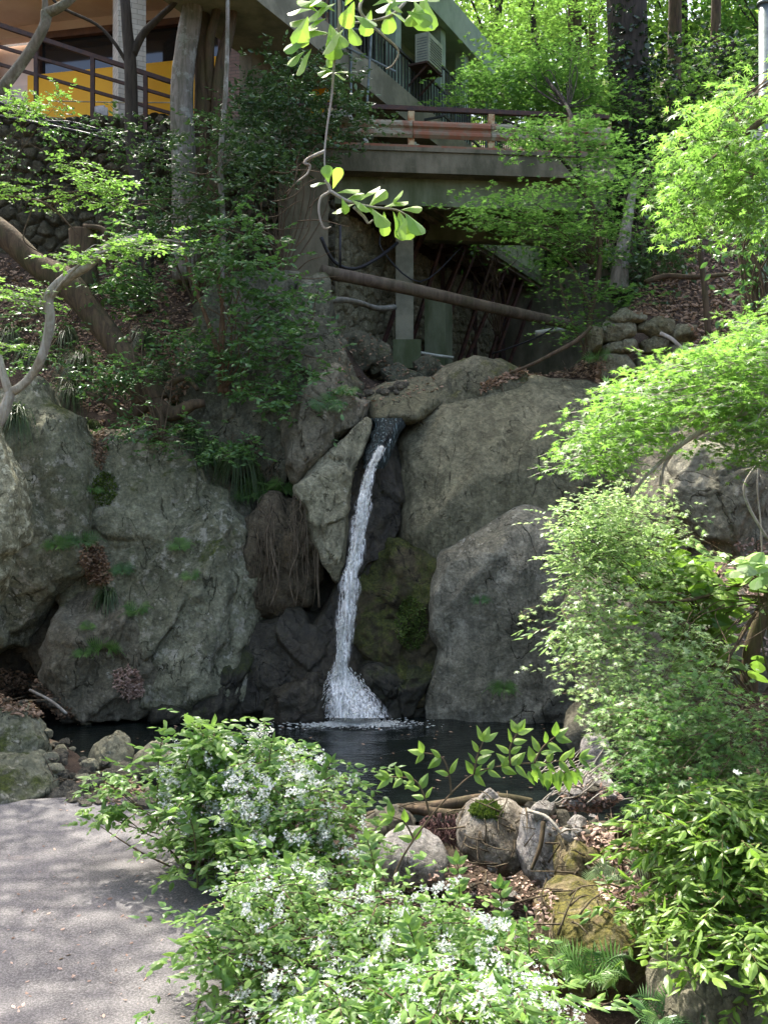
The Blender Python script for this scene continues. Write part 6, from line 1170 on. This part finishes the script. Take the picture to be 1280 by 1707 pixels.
# moss cushions
def moss(px, py, w, h_, lab, n=1500, seed=0):
    R = np.random.default_rng(seed+50); fo = Fol(); pos = []; no = []
    for k in range(n):
        a = R.uniform(0, 6.283); r_ = math.sqrt(R.uniform(0, 1)); q = hit(px+math.cos(a)*r_*w, py+math.sin(a)*r_*h_)
        if q: pos.append(q[0]); no.append(q[1])
    pos = np.array(pos); no = np.array(no); fo.add(pos, no+R.normal(0, .7, pos.shape), R.normal(0, 1, pos.shape), np.full(len(pos), .05)*R.uniform(.5, 1.2, len(pos)), 'dia', R.uniform(0, 1, len(pos)))
    fo.build('moss_patch', M['mossl'], label=lab, kind='stuff')
M['mossl'] = leaf_mat('moss_tuft', (.05, .09, .015), (.12, .17, .03), .3, .8)
moss(685, 1040, 26, 45, 'bright leafy moss patch right of the lower waterfall', 1600, 1)
moss(174, 815, 22, 28, 'round dark moss cushion on the left slab', 900, 2)
moss(810, 1352, 24, 14, 'golden moss cap on the brown boulder', 900, 3)
# root curtain
rc = empty('root_curtain', P(480, 1010, 15.4), label='curtain of dry brown rootlets hanging down the rock left of the fall', cat='roots')
b = MB(); R = np.random.default_rng(8)
for k in range(55):
    x = R.uniform(425, 530) if k % 3 == 0 else R.choice([438, 446, 452, 488, 505, 524])+R.normal(0, 4); y0 = R.uniform(820, 900); y1 = y0+R.uniform(40, 175); y1 = min(y1, 1012); d = 15.42+.0006*(x-480)**2*.12-R.uniform(0, .05)
    b.tube([P(x+R.normal(0, 4), y0, d+.12), P(x+R.normal(0, 4), (y0*2+y1)/3, d), P(x+R.normal(0, 5), (y0+2*y1)/3, d), P(x+R.normal(0, 3), y1, d+.03)], R.uniform(.002, .007) if k % 8 else R.uniform(.01, .018), 5, .2, 4, seed=k)
b.build('rootlets', M['root'], rc, smooth=True, kind='stuff')
b = MB()
for k in range(90):
    x = R.uniform(200, 470); y = 690+(x-200)*.30+R.uniform(-30, 30); h = hit(x, y)
    if h is None: continue
    c = h[0]+h[1]*.05; q = [c]; 
    for j in range(4): q.append(q[-1]+np.array([R.normal(0, .08), R.normal(-.01, .02), -R.uniform(.04, .14)]))
    b.tube(q, [.009, .007, .006, .004, .002], 4, 0, 3)
b.build('exposed_roots', M['root'], smooth=True, label='tangle of thin exposed roots along the eroded cliff edge', kind='stuff')
# driftwood and twigs
def stick(lab, pts, mat='bark_brown', name='driftwood', group='driftwood at the pool outlet', cat='driftwood'):
    b = MB(); px_tube(b, pts, rough=.18, sides=10); b.build(name, M[mat], smooth=True, label=lab, cat=cat, group=group)
stick('long brown driftwood log behind the brown boulder', [(590, 1368, 9.7, .05), (660, 1352, 9.8, .06), (740, 1342, 9.8, .06), (820, 1330, 9.9, .055), (885, 1338, 10, .04)])
stick('short driftwood log crossing the long one', [(660, 1345, 9.5, .03), (710, 1352, 9.4, .05), (760, 1358, 9.3, .05), (790, 1350, 9.3, .03)])
stick('mossy rotten log behind the golden boulder', [(960, 1395, 8.4, .05), (1000, 1385, 8.4, .07), (1060, 1388, 8.3, .06), (1110, 1400, 8.2, .04)])
stick('bleached stick leaning on the white angular rock', [(880, 1352, 8.2, .012), (910, 1362, 8.1, .014), (935, 1390, 8, .012), (955, 1420, 8, .008)], 'bark_white')
stick('dark stick leaning on the white angular rock', [(905, 1370, 8.1, .02), (900, 1410, 8, .018), (885, 1450, 7.95, .012)])
stick('pale forked stick on the left leaf bank', [(50, 1150, 14.2, .02), (85, 1168, 14.1, .022), (112, 1190, 14, .02)], 'bark_white')
stick('fallen dead trunk across the right slope', [(1075, 470, 18.5, .04), (1110, 460, 18.6, .05), (1160, 462, 18.6, .045), (1230, 455, 18.8, .03)])
stick('pale dead branch sticking up beside the stacked stones', [(1100, 556, 16.8, .035), (1120, 566, 16.7, .03), (1145, 590, 16.6, .025)], 'bark_white')
stick('thin curved root over the dome boulder', [(830, 628, 17, .02), (880, 610, 17, .025), (920, 590, 17, .03), (960, 568, 17.1, .035), (985, 545, 17.2, .03)])
b = MB(); R = np.random.default_rng(18)
for k in range(60):
    x = R.uniform(890, 1010); y = R.uniform(1285, 1350); d = R.uniform(9.4, 10.2); a = R.uniform(.2, 1.0); L_ = R.uniform(25, 70)
    b.tube([P(x, y, d), P(x+L_*.5*math.cos(a), y-L_*.5*math.sin(a)+R.normal(0, 4), d), P(x+L_*math.cos(a), y-L_*math.sin(a), d+.1)], [.008, .006, .003], 4, 0, 3)
b.build('twig_bundle', M['bark_white'], smooth=True, label='bundle of dry twigs at the right end of the pool', kind='stuff')
b = MB()
for k in range(110):
    x = R.uniform(700, 770); y = R.uniform(1355, 1400); d = 9.1+R.uniform(-.15, .15)
    b.tube([P(x, y, d), P(x+R.normal(0, 8), y+R.uniform(8, 18), d-.03), P(x+R.normal(0, 14), y+R.uniform(20, 36), d)], [.007, .005, .002], 4, 0, 2)
b.build('dead_leaf_clump', bark_mat('purple_brown_debris', (.16, .09, .08), (.07, .04, .035), 3), smooth=True, label='clump of purple-brown dead stalks between the pale and brown rocks', kind='stuff')
# thin bare twigs and hanging vines in the shrubbery
b = MB(); R = np.random.default_rng(28)
for k in range(46):
    x = R.uniform(180, 520); y = R.uniform(260, 620); d = R.uniform(16.2, 17.0); q = [P(x, y, d)]; a = R.uniform(-.5, 1.2)
    for j in range(4): a += R.normal(0, .3); q.append(q[-1]+np.array([math.cos(a)*.22, R.normal(0, .05), math.sin(a)*.2]))
    b.tube(q, [.012, .010, .008, .006, .003], 4, 0, 3)
b.build('bare_twigs', M['twig'], smooth=True, label='bare twigs threading the shrubs of the left cliff', kind='stuff')
b = MB()
for k in range(60):
    x = R.uniform(1010, 1130); y = R.uniform(280, 420); d = R.uniform(21.2, 21.9); q = [P(x, y, d)]
    for j in range(4): q.append(q[-1]+np.array([R.normal(0, .12), R.normal(0, .04), -R.uniform(.1, .4)]))
    b.tube(q, [.018, .016, .014, .010, .006], 4, 0, 3)
b.build('hanging_vines', M['root'], smooth=True, label='bare brown vines hanging round the ivy-clad trunk', kind='stuff')
# leaves afloat on the pool
R = np.random.default_rng(44); fo = Fol(); n_ = 130; x = R.uniform(-4.6, 3, n_); y = R.uniform(11.2, 15.4, n_)
fo.add(np.stack([x, y, .018+0*x], -1), R.normal(0, 1, (n_, 3))*np.array([1, 1, .05]), np.array([0, 0, 1.])+R.normal(0, .08, (n_, 3)), R.uniform(.03, .07, n_), 'oval', R.uniform(0, 1, n_))
fo.build('floating_leaves', M['dry'], label='scattered dead leaves afloat on the dark pool', kind='stuff')
# upright shoots rising out of the flowering shrubs
for k, (x, y0, y1, d) in enumerate([(262, 1310, 1225, 7.9), (440, 1330, 1235, 7.5), (545, 1330, 1270, 7.4), (620, 1520, 1400, 6.2), (505, 1560, 1440, 6.0), (420, 1500, 1400, 6.6), (760, 1560, 1440, 6.1), (840, 1600, 1480, 5.9), (330, 1420, 1350, 7.2), (700, 1640, 1540, 5.3)]):
    lv = []; st_ = [(x, y0+60, d), (x+R.uniform(-8, 8), (y0+y1)/2, d), (x+R.uniform(-26, 26), y1, d)]; along(st_[1:], 5, None, 1.0, 55); along(st_[:2], 3, 90, 1.05, 60)
    spray('leafy_shoot', ['upright leafy shoot of the flowering shrubs '+w for w in ('beside the path head', 'over the pool on the left', 'over the pool in the middle', 'below the pale rounded rock', 'left of the bottom stone', 'between the two upper shrubs', 'below the brown boulder', 'left of the golden boulder', 'low over the path edge', 'at the bottom centre')][k], [st_], .006, lv, M['deutzia'], 'ovate', .085, M['twig_g'], seed=k, cat='shoot')
print('objects', len(bpy.data.objects), 'tris', sum(len(m.polygons) for m in bpy.data.meshes))
